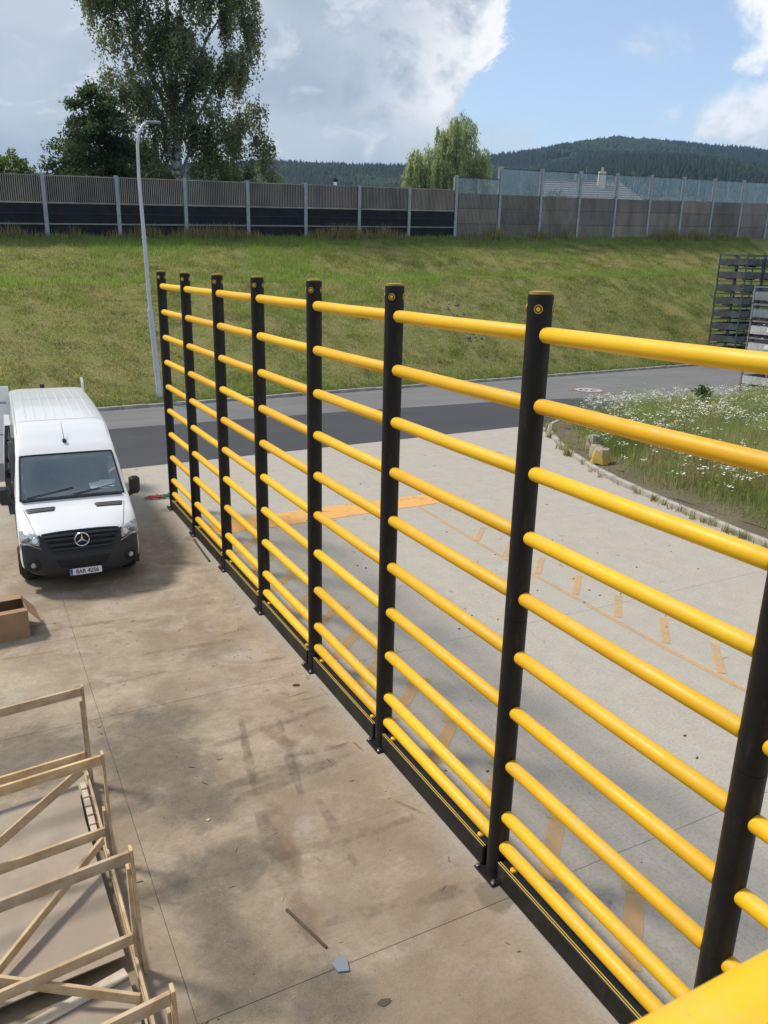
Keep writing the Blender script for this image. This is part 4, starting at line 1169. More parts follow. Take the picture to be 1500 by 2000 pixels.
# windscreen
ws = pgrid('windscreen', lambda u, v: VS(TS[0]-.02+(TS[1]-TS[0]+.04)*v, (u*2-1)*.915, .006), 16, 10, M_WSCREEN)
g = G()
for a, b in (((TS[0]-.02, -.91), (TS[0]-.02, .91)), ((TS[1]+.02, -.91), (TS[1]+.02, .91)), ((TS[0]-.02, -.91), (TS[1]+.02, -.91)), ((TS[0]-.02, .91), (TS[1]+.02, .91))):
    g.tube([VS(a[0]*(1-f)+b[0]*f, a[1]*(1-f)+b[1]*f, .006) for f in np.linspace(0, 1, 9)], .017, 6)
g.build('screen_seal', M_BLACK, van)
pgrid('sunband', lambda u, v: VS(7.86+.12*v, (u*2-1)*.90, -.004), 10, 2, M_BLACK)
mrg = G().box(-.13, .13, 1.72, 1.76, 1.86, 1.95, .01); mrg.build('rear_view_mirror', M_BLACK, van)
g = G().tube([VS(7.06, x, .02) for x in np.linspace(-.88, .86, 14)], .022, 6); g.build('cowl', M_TRIM, van)
for x0, x1 in ((-.80, .02), (.0, .78)):
    g = G().tube([VS(7.13+.03*k, x0+(x1-x0)*k/5, .025) for k in range(6)], .009, 5); g.build('wiper', M_BLACK, van)
# cab interior
_d = G().box(-.80, .80, 1.04, 1.30, 1.05, 1.36, .03); _d.box(-.80, .80, 1.24, 1.64, 1.0, 1.455, .03); _d.build('dashboard', mat('dash_grey', (.035, .036, .04), .7), van)
for x in (-.45, .45):
    s_ = G().box(x-.25, x+.25, 1.75, 2.2, .75, .95, .05); s_.box(x-.24, x+.24, 2.1, 2.28, .9, 1.55, .05); s_.box(x-.13, x+.13, 2.15, 2.25, 1.58, 1.8, .03); s_.build('seat', mat('seat_cloth', (.03, .03, .033), .9), van)
G().tube([(.45+.18*math.cos(a), 1.78-.05*math.sin(a), 1.27+.17*math.sin(a)) for a in np.linspace(0, 6.283, 20)], .014, 6, False).build('steering_wheel', M_BLACK, van)
G().box(-.78, .78, 2.36, 2.40, .35, 2.35).build('bulkhead', mat('bulkhead_grey', (.12, .125, .13), .8), van)
G().box(-.90, .90, .55, 6.9, .34, .40).build('floor_pan', M_BLACK, van)
# roof ribs
for x in (-.72, -.52, -.28, -.08, .14, .36, .56, .74):
    g = G(); a, b = 11.0, 13.0
    g.tube([VS(a+(b-a)*k/10, x, .0) for k in range(11)], [.004]+[.017]*9+[.004], 6); g.build('roof_rib', M_WHITE, van, smooth=True)
seam('roof_joint', [(10.92, x) for x in np.linspace(-.9, .9, 19)], mat('seam_grey', (.32, .33, .34), .6), .008, .001)
seam('roof_joint', [(12.2, x) for x in np.linspace(-.9, .9, 19)], mat('seam_grey', (.32, .33, .34), .6), .005, .001)
# aerial
c = VS(8.78, .0, .0); ag = G().box(-.035, .035, -.06, .07, -.01, .05, .015); an = ag.build('aerial', M_TRIM, van, bevel=.01); an.location = c
G().tube([(0, .0, .04), (-.01, .30, .33)], [.006, .003], 6).build('aerial_rod', M_BLACK, an)
# number plate
npl = G().box(-.26, .26, -.012, 0, -.056, .056).build('number_plate', M_PLATE, van); npl.location = VS(1.12, .0, .035)+Vector((0.02, -.012, -.01)); npl.rotation_euler = (R(-4), 0, 0)
G().box(-.258, -.215, -.0145, -.0125, -.054, .054).build('plate_band', M_BLUE, npl)
text_mesh('plate_text', '8AR 4256', .105, M_BLACK, npl, Matrix.Translation((.022, -.0135, -.003)) @ Matrix.Rotation(R(90), 4, 'X') @ Matrix.Diagonal((.88, 1.0, 1, 1)), bold=.025)
text_mesh('band_text', 'CZ', .03, M_PLATE, npl, Matrix.Translation((-.237, -.0152, -.033)) @ Matrix.Rotation(R(90), 4, 'X'))
G().box(-.275, .275, .001, .012, -.068, .066).build('plate_holder', M_BLACK, npl)
# open doors on the left of the picture
def dskin(z): return wside(z)+.085
V = []; F = []
for iz in range(13):
    z = .46+1.87*iz/12
    for v in (3.72, 5.02): V += [(-dskin(z)-.03, v, z), (-dskin(z)+.075, v, z)]
for iz in range(12):
    a = iz*4; F += [(a, a+2, a+6, a+4), (a+1, a+5, a+7, a+3), (a+2, a+3, a+7, a+6)]
F += [(48, 50, 51, 49), (0, 1, 3, 2)]
sdoor = mesh('sliding_door', V, F, M_WHITE, van)
V = []
for iz in range(13):
    z = .46+1.87*iz/12; V += [(-dskin(z)-.022, 3.70, z), (-dskin(z)+.09, 3.70, z), (-dskin(z)-.022, 3.735, z), (-dskin(z)+.09, 3.735, z)]
F = []
for iz in range(12):
    a = iz*4; F += [(a, a+4, a+5, a+1), (a, a+2, a+6, a+4), (a+1, a+5, a+7, a+3)]
mesh('door_edge', V, F, mat('jamb_grey', (.085, .088, .095), .55), sdoor)
for z, w in ((.85, .06), (1.30, .07), (1.36, .03), (1.62, .05), (2.0, .05)):
    g = G(); g.box(-dskin(z)+.0, -dskin(z)+w, 3.67, 3.699, z-.045, z+.045); g.build('latch', M_BLACK, sdoor)
for z0, z1 in ((1.45, 1.95), (2.0, 2.25)):
    G().bar((-dskin(z0)+.045, 3.685, z0), (-dskin(z1)+.045, 3.685, z1), .022, .022).build('seal', M_STEEL, sdoor)
for v0 in (1.42, 2.40):
    g = G(); g.tube([(-wside(z)-.001, v0+(0 if v0 > 2 else max(0, (z-1.45))*.75), z) for z in np.linspace(.5, 2.15, 10)], .006, 5); g.build('door_seam', M_BLACK, van)
mesh('side_window', [(-(wside(z)+.006), v, z) for v, z in ((1.55, 1.5), (2.25, 1.5), (2.25, 2.02), (1.95, 2.02))], [(0, 1, 2, 3)], M_SIDEGL, van)
g = G()
for v in (2.42, 3.78): g.box(-.975, -.80, v-.03, v+.03, .42, 2.25)
g.box(-.90, -.80, 2.42, 3.78, 2.25, 2.33); g.build('door_frame', mat('frame_grey', (.13, .135, .14), .6), van)
g = G(); g.box(-.93, -.86, 2.5, 3.7, 2.18, 2.215); g.build('door_track', M_BLACK, van)
rd = G().box(-.98, -.02, -.03, .03, .80, 2.66, .012).build('rear_door', M_WHITE, van, bevel=.01); rd.location = (-.80, 7.05, 0); rd.rotation_euler = (0, 0, R(-4))
g = G(); g.box(-.9, -.1, -.045, -.032, 2.25, 2.30); g.box(-.9, -.1, -.045, -.032, 1.5, 1.53); g.build('door_crease', mat('seam_grey', (.32, .33, .34), .6), rd)
rd2 = G().box(-.03, .03, .02, .95, .85, 2.70, .012).build('rear_door', M_WHITE, van, bevel=.01); rd2.location = (.85, 7.02, 0); rd2.rotation_euler = (0, 0, R(-4))
G().box(-.05, .05, 0, .06, 2.58, 2.70, .01).build('brake_light', M_BLACK, van).location = (-.08, 6.86, .0)
# papers on the dashboard
mv = Matrix.Translation((VX, VY, 0)) @ Matrix.Rotation(VROT, 4, 'Z')
for k, (x, y, a, w, lab) in enumerate(((.50, 1.52, .1, .17, 'white paper sheet lying lower on the van dashboard behind the windscreen'), (.64, 1.55, -.3, .15, 'second white paper sheet lying askew on top of the other dashboard sheet'))):
    V = [(w*sx, .105*sy, .006*k+.012*(sx*sy)+.03*(sy > 0)) for sy in (-1, 1) for sx in (-1, 0, 1)]
    p = mesh('paper_sheet', V, [(0, 1, 4, 3), (1, 2, 5, 4)], M_PAPER); p.matrix_world = mv @ Matrix.Translation((x, y, 1.49+.016*k)) @ Matrix.Rotation(a, 4, 'Z') @ Matrix.Rotation(R(14), 4, 'X')
    tag(p, lab, 'paper', 'papers on the dashboard')

# ------------------------------------------------------------------ wooden crate frame, lower left
cr_ = thing('wooden_crate', 'open pine crate frame of ribs and boards lying on the stained concrete', 'crate', (-4.2, 6.0, 0))
ox, oy = -4.2, 6.0
RY = [8.03, 6.68, 5.30, 3.93]


def wbar(name, a, b, w, h, m=M_WOOD, upv=(0, 0, 1)):
    a = Vector(a)-Vector((ox, oy, 0)); b = Vector(b)-Vector((ox, oy, 0))
    g = G(); g.bar((0, 0, 0), ((b-a).length, 0, 0), w, h)
    o = g.build(name, m, cr_, bevel=.003)
    d = (b-a).normalized(); u = Vector(upv); s = d.cross(u)
    if s.length < 1e-3: s = d.cross(Vector((1, 0, 0)))
    s.normalize(); u = s.cross(d)
    o.matrix_local = Matrix(((d.x, -s.x, u.x, a.x), (d.y, -s.y, u.y, a.y), (d.z, -s.z, u.z, a.z), (0, 0, 0, 1)))
    return o


for k, y in enumerate(RY):
    tl = .055 if k in (1, 2) else .03
    wbar('upright', (-3.255+.012*k, y+.0, .02), (-3.262, y-.0, 1.235), .026, .075, upv=(0, 1, 0))
    wbar('upright', (-3.285, y+.045, .02), (-3.29, y+.03, 1.05 if k != 1 else .62), .024, .07, upv=(0, 1, 0))
    wbar('top_rail', (-5.6, y-.28, 1.165), (-3.278, y-.005, 1.165), .032, .095)
    wbar('lower_rail', (-5.6, y-.27, .385), (-3.302, y+.0, .385), .032, .095)
wbar('brace', (-3.45, RY[1]+.03, 1.08), (-4.75, RY[1]-.1, .25), .028, .085)
wbar('brace', (-3.33, RY[1]-.04, .33), (-4.7, 5.15, .17), .03, .085)
wbar('brace', (-3.34, 4.87, .22), (-4.9, 5.78, .38), .03, .09)
wbar('base_runner', (-3.30, 8.15, .05), (-3.27, 3.6, .05), .05, .09)
wbar('base_runner', (-4.5, 8.0, .05), (-4.5, 3.6, .05), .05, .09)
wbar('side_rail', (-3.30, 8.05, .15), (-3.285, 3.7, .16), .024, .06)


def sheet(name, pts, z, th, m):
    P = [(x-ox, y-oy) for x, y in pts]; return G().prism(P, z, z+th).build(name, m, cr_)


sheet('base_board', [(-5.7, 6.98), (-3.42, 7.28), (-3.41, 7.95), (-5.7, 7.55)], .105, .012, M_BOARD)
sheet('base_board', [(-5.7, 5.25), (-3.36, 5.42), (-3.42, 7.27), (-5.7, 6.97)], .112, .012, M_BOARD)
sheet('base_board', [(-5.7, 3.6), (-3.335, 3.62), (-3.37, 5.24), (-4.4, 5.02), (-5.7, 4.72)], .100, .012, M_BOARD)
wbar('pale_plank', (-3.38, 5.24, .13), (-4.7, 4.93, .13), .10, .02, M_WOODL)
for k in range(6):
    y = 7.88-.155*k; o = G().box(-3.395-ox, -3.335-ox, y-.13-oy, y-oy, .108, .175, .006).build('pale_block', M_WOODL, cr_)
for k in range(8):
    y = 4.82-.14*k; o = G().box(-3.335-ox, -3.318-ox, y-.12-oy, y-oy, .10, .122, .002).build('pale_block', M_WOODL, cr_)

# ------------------------------------------------------------------ cardboard box
cb = thing('cardboard_box', 'brown cardboard box with its flaps folded open at the left edge', 'box', (-4.03, 12.52, 0), R(5))
g = G(); hx, hy, hz, t_ = .43, .36, .44, .008
g.box(-hx, hx, -hy, -hy+t_, 0, hz); g.box(-hx, hx, hy-t_, hy, 0, hz); g.box(-hx, -hx+t_, -hy+t_, hy-t_, 0, hz); g.box(hx-t_, hx, -hy+t_, hy-t_, 0, hz); g.box(-hx+t_, hx-t_, -hy+t_, hy-t_, 0, .01)
g.build('carton', M_CARD, cb)
def flap(a, b, out, L, ang):
    a = Vector(a); b = Vector(b); o = Vector(out)*math.cos(ang)*L+Vector((0, 0, math.sin(ang)*L))
    nn = (b-a).cross(o).normalized()*.005
    V = [a, b, b+o-(b-a)*.02, a+o+(b-a)*.02]; V = V+[p+nn for p in V]
    mesh('flap', V, [(0, 1, 2, 3), (7, 6, 5, 4), (0, 4, 5, 1), (1, 5, 6, 2), (2, 6, 7, 3), (3, 7, 4, 0)], M_CARD, cb)
flap((hx, -hy, hz), (hx, hy, hz), (1, 0, 0), .30, R(-52)); flap((-hx, -hy, hz), (-hx, hy, hz), (-1, 0, 0), .30, R(-20))
flap((-hx, hy, hz), (hx, hy, hz), (0, -1, 0), .30, R(10)); flap((-hx, -hy, hz), (hx, -hy, hz), (0, 1, 0), .22, R(-9))

# ------------------------------------------------------------------ small things on the yard
def strap(name, m, cx, cy, label, seed):
    rs = random.Random(seed); g = G(); P = []
    for k in range(26):
        a = k*.55; r = .04+.007*k*rs.uniform(.5, 1.1); P.append((cx+r*math.cos(a)*1.3, cy+r*math.sin(a)*.8, .012+.02*abs(math.sin(k*1.3))+.0015*k))
    g.tube(P, .02, 5); o = g.build(name, m, smooth=True); return tag(o, label, 'strap')
strap('ratchet_strap', M_RED, -.27, 19.08, 'tangled red strap lying on the concrete near the far end post', 1)
strap('ratchet_strap', M_GREEN, .0, 19.06, 'tangled dark green strap beside the red strap on the concrete', 2)
tag(G().tube([(-.17, 15.62, .02), (-.22, 14.27, .02)], .02, 10).build('steel_rod', mat('dark_rod', (.06, .055, .055), .5, .4), smooth=True), 'dark steel rod lying on the concrete beside the barrier kick boards', 'rod')
tag(G().bar((-1.97, 5.41, .011), (-1.815, 4.87, .011), .022, .018).build('wood_strip', M_STICK), 'thin broken brown wooden strip lying on the open concrete', 'stick')
tag(G().prism([(-1.83, 4.60), (-1.74, 4.57), (-1.71, 4.68), (-1.76, 4.74), (-1.84, 4.69)], .004, .02).build('plastic_scrap', M_GREYP), 'small grey plastic scrap lying near the slab joint', 'scrap')
for (x, y, s, lab) in ((-1.62, 4.19, .055, 'curled brown leaf scrap lying in the foreground near the bottom edge'), (-.43, 9.1, .06, 'brown leaf scrap lying between the slab joint and the barrier'), (-2.28, 6.9, .035, 'tiny pale splinter lying near the crate on the dark oil stain')):
    V = [(x+s*math.cos(a)*random.uniform(.6, 1.2), y+s*.6*math.sin(a)*random.uniform(.6, 1.2), .006+random.uniform(0, .016)) for a in np.linspace(0, 6.28, 8)[:-1]]
    tag(mesh('leaf_scrap', V, [tuple(range(7))], M_STICK if y > 7 or y < 5 else M_WOODL), lab, 'leaf')
# fine litter
g = G()
for k in range(240):
    x = random.uniform(-3.2, -.25); y = random.uniform(2.8, 14); s = random.uniform(.003, .008); a = random.uniform(0, 3.14); L = s*random.choice((1, 1, 2, 5))
    g.bar((x-L*math.cos(a), y-L*math.sin(a), .005), (x+L*math.cos(a), y+L*math.sin(a), .005), s, s*.8)
tag(stuff(g.build('litter', mat('litter_mix', (.40, .34, .26), .9, col2=(.05, .045, .04), vscale=1.7))), 'fine chips and dust scattered over the stained concrete', 'litter')
g = G()
for k in range(110):
    x = random.uniform(.4, 10); y = random.uniform(3, 20); s = random.uniform(.006, .02)
    g.bar((x-s, y, .005), (x+s, y+random.uniform(-s, s), .005), s, s*.7)
tag(stuff(g.build('litter', mat('dark_litter', (.06, .055, .05), .9))), 'small dark grit scattered over the clean grey concrete', 'litter')

# ------------------------------------------------------------------ street lamp
sl = thing('street_lamp', 'tall pale street lamp with a short curved arm at the foot of the bank', 'street lamp', (2.91, 33.0, 0.2))
G().tube([(0, 0, -.3), (-.02, 0, .4), (-.17, 0, 3.55)], [.12, .115, .105], 16).build('lower_pole', M_LAMP, sl, smooth=True)
G().tube([(-.17, 0, 3.55), (-.17, 0, 3.6), (-.23, 0, 6.3), (-.28, 0, 8.5), (-.26, 0, 9.55), (-.20, 0, 9.95), (-.02, 0, 10.28), (.12, 0, 10.36)], [.085, .08, .075, .062, .055, .052, .05, .048], 14).build('upper_pole', M_LAMP, sl, smooth=True)
G().tube([(-.17, 0, 3.50), (-.171, 0, 3.6)], [.115, .115], 14).build('collar', M_LAMP, sl); G().tube([(-.228, 0, 6.25), (-.23, 0, 6.35)], [.09, .09], 14).build('collar', M_LAMP, sl)
g = G().box(-.28, .28, -.12, .12, -.05, .06, .04); hd = g.build('lamp_head', mat('lamp_grey', (.25, .26, .27), .5), sl, bevel=.02); hd.location = (.36, 0, 10.40); hd.rotation_euler = (0, R(-4), 0)
G().box(-.2, .2, -.09, .09, -.06, -.051).build('lamp_glass', M_SIDEGL, hd)

# ------------------------------------------------------------------ stacks of steel stillages


def stillage(panel, frame, sx, sy, h, low, label, group, redrail=False, sticker=False, name='stillage'):
    t = thing(name, label, 'stillage', group=group)
    for x in (-1, 1):
        for y in (-1, 1):
            G().box(x*sx/2-.035, x*sx/2+.035, y*sy/2-.035, y*sy/2+.035, .02, h).build('corner_post', frame, t)
            G().box(x*sx/2-.06, x*sx/2+.06, y*sy/2-.06, y*sy/2+.06, 0, .019).build('foot', M_RUST, t)
    G().box(-sx/2+.04, sx/2-.04, -sy/2+.04, sy/2-.04, .10, .14).build('floor', M_RUST if panel is M_STILL_W else frame, t)
    for y in (-1, 1):
        g = G(); g.box(-sx/2+.036, sx/2-.036, y*sy/2-.012, y*sy/2+.012, .12, low)
        p = g.build('panel', panel, t)
        for k in range(3):
            xx = -sx/2+sx*(k+.5)/3; G().box(xx-.02, xx+.02, y*sy/2-.02, y*sy/2+.02, .121, low-.01).build('panel_rib', panel, p)
        G().box(-sx/2+.036, sx/2-.036, y*sy/2-.03, y*sy/2+.03, h-.09, h-.04).build('top_rail', M_RED if redrail else frame, t)
    for x in (-1, 1):
        g = G(); g.box(x*sx/2-.012, x*sx/2+.012, -sy/2+.036, sy/2-.036, .12, low)
        p = g.build('panel', panel, t)
        for k in range(4):
            yy = -sy/2+sy*(k+.5)/4; G().box(x*sx/2-.02, x*sx/2+.02, yy-.02, yy+.02, .121, low-.01).build('panel_rib', panel, p)
        G().box(x*sx/2-.03, x*sx/2+.03, -sy/2+.036, sy/2-.036, h-.09, h-.04).build('top_rail', M_RED if redrail else frame, t)
        G().box(x*sx/2-.045, x*sx/2+.045, -sy*.18, sy*.18, .02, .09).build('fork_shoe', M_BLACK, t)
    if sticker:
        G().box(-sx/2-.026, -sx/2-.021, -.35, -.15, low-.24, low-.06).build('label_card', M_PAPER, t)
        G().box(-.15, .1, -sy/2-.026, -sy/2-.021, low-.24, low-.06).build('label_card', M_PAPER, t)
    return t


def stack(x, y, n, rz, spec, where, group, h):
    for k in range(n):
        proto, note = spec(k)
        t = copy_tree(proto); t.location = (x+random.uniform(-.02, .02), y+random.uniform(-.02, .02), k*h); t.rotation_euler = (0, 0, rz+random.uniform(-.012, .012))
        t['label'] = f'{note} stillage, {ORD[k] if k < n-1 else "topmost"} of the {where}'
        t['group'] = group


SA_ = dict(sx=1.75, sy=1.85, h=.77, low=.49)
pA = stillage(M_STILL_D, M_STILL_D, label='dark', group='g', **SA_)
pAs = stillage(M_STILL_D, M_STILL_D, label='dark', group='g', sticker=True, **SA_)
M_FRW = mat('scuffed_white_frame', (.45, .43, .40), .7, col2=(.16, .09, .06), vscale=5)
SB_ = dict(sx=1.7, sy=1.45, h=.745, low=.48)
pW = stillage(M_STILL_W, M_FRW, label='w', group='g', sticker=False, **SB_)
pWs = stillage(M_STILL_W, M_FRW, label='w', group='g', sticker=True, **SB_)
pR = stillage(M_STILL_W, M_FRW, label='w', group='g', redrail=True, **SB_)
pG = stillage(M_STILL_G, M_STILL_G, label='w', group='g', sticker=True, **SB_)
yw = math.atan(.118)
stack(39.3, 35.25, 9, yw, lambda k: (pA, 'dark grey'), 'tall open kerbside stack', 'steel stillages in the far stacks', .77)
stack(41.15, 35.4, 9, yw, lambda k: (pAs, 'dark grey carded'), 'stack just right of the kerbside stack', 'steel stillages in the far stacks', .77)
stack(28.75, 24.3, 7, yw*.6, lambda k: ((pW, 'white')if k == 0 else (pR, 'red railed white') if k == 1 else (pW, 'white') if k == 2 else (pWs, 'white carded') if k < 5 else (pG, 'blue grey')), 'nearer pale stack behind the weeds', 'steel stillages in the near stack', .745)
stack(30.6, 24.5, 7, yw*.6, lambda k: ((pW, 'white') if k < 5 else (pG, 'blue grey')), 'stack cut by the right picture edge', 'steel stillages in the near stack', .745)
for p in (pA, pAs, pW, pWs, pR, pG):
    for ch in list(p.children):
        for gch in list(ch.children): bpy.data.objects.remove(gch)
        bpy.data.objects.remove(ch)
    bpy.data.objects.remove(p)

# ------------------------------------------------------------------ houses beyond the barrier
hs = thing('house', 'cream house with a grey tiled hip roof and white chimney behind the glass panels', 'house', (63.5, 77.0, 8.6), R(-28))
gw = G().box(-5.6, 5.3, -4, 4, -3, 4.3); gw.add([(-5.6, -4, 4.301), (-5.6, 4, 4.301), (-5.6, 0, 7.15)], [(0, 2, 1)]); gw.build('wall', M_RENDER, hs)
v = [(-6.2, -4.8, 4.0), (6.2, -4.8, 4.0), (6.2, 4.8, 4.0), (-6.2, 4.8, 4.0), (-6.2, 0, 7.35), (2.9, 0, 7.35)]
rf = mesh('roof', v, [(0, 1, 5, 4), (1, 2, 5), (2, 3, 4, 5), ], M_ROOF, hs)
g = G()
for k in range(1, 12):
    f = k/12; a = Vector(v[0]).lerp(Vector(v[4]), f); b = Vector(v[1]).lerp(Vector(v[5]), f); g.bar(a+Vector((0, -.03, .03)), b+Vector((0, -.03, .03)), .10, .06)
stuff(g.build('tile_courses', mat('tile_edge', (.33, .30, .29), .8), rf))
G().bar((-6.2, 0, 7.40), (2.9, 0, 7.40), .3, .12).build('ridge', mat('tile_edge', (.33, .30, .29), .8), rf)
G().box(.2, .95, -1.3, -.55, 5.6, 8.3).build('chimney', M_RENDER, rf); G().tube([(.57, -.92, 8.3), (.57, -.92, 8.75)], .14, 10).build('chimney_pot', M_STEEL, rf)
G().tube([(-1.1, -.2, 7.3), (-1.1, -.2, 8.9)], .03, 6).build('aerial_mast', M_GALV, rf); G().tube([(-2.3, -.2, 7.3), (-2.3, -.2, 8.1)], .07, 6).build('vent_pipe', M_GALV, rf)
for x in (-3.2, 0, 3.2): w = G().box(x-.6, x+.6, -4.03, -4.003, 1.2, 2.6).build('window', M_SIDEGL, hs); G().box(x-.68, x+.68, -4.05, -4.032, 1.1, 1.19).build('sill', M_WHITE, w)
h2 = thing('low_house', 'hidden low house showing only its steel flue above the noise barrier', 'house', (27.7, 71.0, 7.5), 0)
G().box(-5, 5, -.5, 7, -1, 2.9).build('wall', M_RENDER, h2)
r2 = mesh('roof', [(-5.4, -1, 2.8), (5.4, -1, 2.8), (5.4, 7.5, 2.8), (-5.4, 7.5, 2.8), (-5.4, 3.2, 4.4), (5.4, 3.2, 4.4)], [(0, 1, 5, 4), (2, 3, 4, 5), (0, 4, 3), (1, 2, 5), (0, 3, 2, 1)], M_ROOF, h2)
fl_ = G().tube([(0, 0, 2.9), (0, 0, 5.55)], .17, 14).build('flue', M_CHROME, h2, smooth=True); G().tube([(0, 0, 5.60), (0, 0, 5.85)], [.25, .22], 14).build('flue_cap', M_BLACK, fl_); G().tube([(0, 0, 5.5), (0, 0, 5.62)], .05, 6).build('flue_stem', M_BLACK, fl_)

# ------------------------------------------------------------------ trees


def leaves(name, P, size, cols, parent, droop=0.0, asp=1.6):
    """one bent leaf-clump quad per point"""
    n = len(P); d1 = RNG.normal(0, 1, (n, 3)); d1[:, 2] -= droop; d1 /= np.linalg.norm(d1, axis=1)[:, None]
    d2 = RNG.normal(0, 1, (n, 3)); d2 -= d1*(d1*d2).sum(1)[:, None]; d2 /= np.linalg.norm(d2, axis=1)[:, None]
    s = (size*RNG.uniform(.6, 1.4, n))[:, None]
    V = np.stack([P, P+d1*s*asp*.5+d2*s*.45, P+d1*s*asp, P+d1*s*asp*.5-d2*s*.45], 1)
    F = np.arange(n)[:, None]*4+np.arange(4)[None]
    return mesh(name, V.reshape(-1, 3), F, M_LEAF, parent, cols=np.repeat(cols, 4, 0))


def trunk_parts(t, pts, rad, m, limbs):
    G().tube(pts, rad, 12).build('trunk', m, t, smooth=True)
    for q, r in limbs: G().tube(q, [r, r*.7, r*.25][:len(q)] if len(q) == 3 else r, 8).build('limb', m, t, smooth=True)


def birch(name, loc, H, lobes, label, n_str, leafc, size=.19, seed=1, cat='tree', bark=M_BIRCH, strand=(1.2, 3.6), per=26, lean=0, asp=1.6, out_k=.45, nsub=15, tr=1.0):
    rs = np.random.default_rng(seed); t = thing(name, label, cat, loc)
    limbs = []
    for (cx, cy, cz, rx, rz_) in lobes[:14]:
        b = (cx*.12, cy*.1, max(1.5, cz*.55)); limbs.append(([b, (cx*.6, cy*.6, cz*.85), (cx, cy, cz)], (.07+.005*H)*tr))
    trunk_parts(t, [(0, 0, -.6), (.1, 0, H*.3), (-.1+lean, .1, H*.62), (lean, 0, H*.93)], [.02*H*tr, .016*H*tr, .010*H*tr, .02], bark, limbs)
    w = np.array([l[3]**2*l[4] for l in lobes]); w = w/w.sum(); P = []; C = []
    for li_, l in enumerate(lobes):
        k = int(n_str*w[li_])+3; subs = []
        for _ in range(nsub):
            d = rs.normal(0, 1, 3); d /= np.linalg.norm(d); subs.append((d*rs.uniform(.35, 1.12), rs.uniform(.18, .40)*(l[3]/2), rs.uniform(.62, 1.35)))
        for _ in range(k):
            d, sc_, tone = subs[rs.integers(len(subs))]
            o = np.array(l[:3])+d*np.array([l[3], l[3]*.9, l[4]])+rs.normal(0, 1, 3)*sc_*np.array([1, 1, .7])
            L = rs.uniform(*strand); m = int(per*rs.uniform(.5, 1.2)); f = rs.uniform(0, 1, m)
            out = np.array([d[0], d[1], 0])*out_k
            pts = o + out*np.sin(f*1.3)[:, None]*L*.5 + np.stack([0*f, 0*f, -f**1.15*L], -1)+rs.normal(0, .10 if asp < 2.5 else .06, (m, 3))
            base = np.array(leafc[rs.integers(len(leafc))])*rs.uniform(.85, 1.15)*tone
            P.append(pts); C.append(base*rs.uniform(.75, 1.3, (m, 1)))
    P = np.concatenate(P); C = np.concatenate(C)
    P[:, 2] = np.maximum(P[:, 2], .3)
    leaves('crown', P, size, C, t, 1.1 if asp < 2.5 else 2.6, asp); return t


BG = [(.17, .20, .10), (.21, .24, .13), (.13, .16, .08), (.24, .26, .16)]
birch('birch_tree', (10.6, 60.0, 6.8), 21,
      [(-4.4, 0, 16.4, 1.9, 1.8), (-2.2, .5, 17.6, 2.4, 2.2), (1.4, 0, 17.8, 2.6, 2.4), (4.3, .3, 16.0, 2.0, 2.0), (0, 0, 14.6, 2.7, 2.2), (-3.0, 0, 12.6, 1.8, 1.7), (2.0, -.5, 12.0, 2.3, 2.0), (5.2, 0, 12.8, 1.6, 1.8),
       (-1.6, 0, 9.6, 2.4, 2.0), (2.4, .4, 8.6, 2.4, 2.0), (5.2, 0, 8.4, 1.7, 1.7), (6.1, 0, 5.4, 1.4, 1.5), (-.8, .5, 6.4, 2.4, 1.8), (2.8, 0, 5.2, 2.5, 1.8), (-3.8, .4, 10.6, 1.1, 1.2), (0.6, 0, 20.2, 2.6, 2.0), (-4.2, .2, 19.2, 1.7, 1.5), (4.0, 0, 19.2, 1.7, 1.5), (5.6, .3, 3.4, 1.8, 1.2), (6.6, 0, 7.4, 1.0, 1.3), (-2.8, .3, 7.0, 1.2, 1.3)]
      ,
      'tall drooping birch tree rising above the noise barrier out of the top of the picture', 5200, BG, .115, 4, strand=(.8, 2.6), per=30, tr=.72)


def conifer(name, loc, H, Rm, label, n, cols, seed, size=.22, flat=.0, shape=1.0):
    rs = np.random.default_rng(seed); t = thing(name, label, 'tree', loc)
    G().tube([(0, 0, -.5), (.05, 0, H*.5), (0, 0, H*.97)], [.018*H, .011*H, .015], 10).build('trunk', M_BARK, t, smooth=True)
    P = []; C = []; nb_ = int(H*9)
    for b in range(nb_):
        f = (b+rs.uniform(0, 1))/nb_; z = H*(.07+.93*f); L = Rm*((1-f)**(.75*shape))*rs.uniform(.45, 1.18)+.15; a = rs.uniform(0, 6.283)
        m = int(n/nb_*(.35+1.5*(1-f))); s = rs.uniform(.08, 1, m)**.7
        px = np.cos(a)*L*s; py = np.sin(a)*L*s; pz = z+L*(.12*s-.32*s*s)+.25*L*np.maximum(0, s-.75)
        sp = rs.normal(0, 1, (m, 3))*np.array([.26, .26, .20])*(.35+L*.42*(1-s*.55))[:, None]
        P.append(np.stack([px, py, pz], -1)+sp); C.append(np.array(cols[rs.integers(len(cols))])*rs.uniform(.65, 1.35, (m, 1)))
    leaves('crown', np.concatenate(P), size, np.concatenate(C), t, .25, 2.0); return t


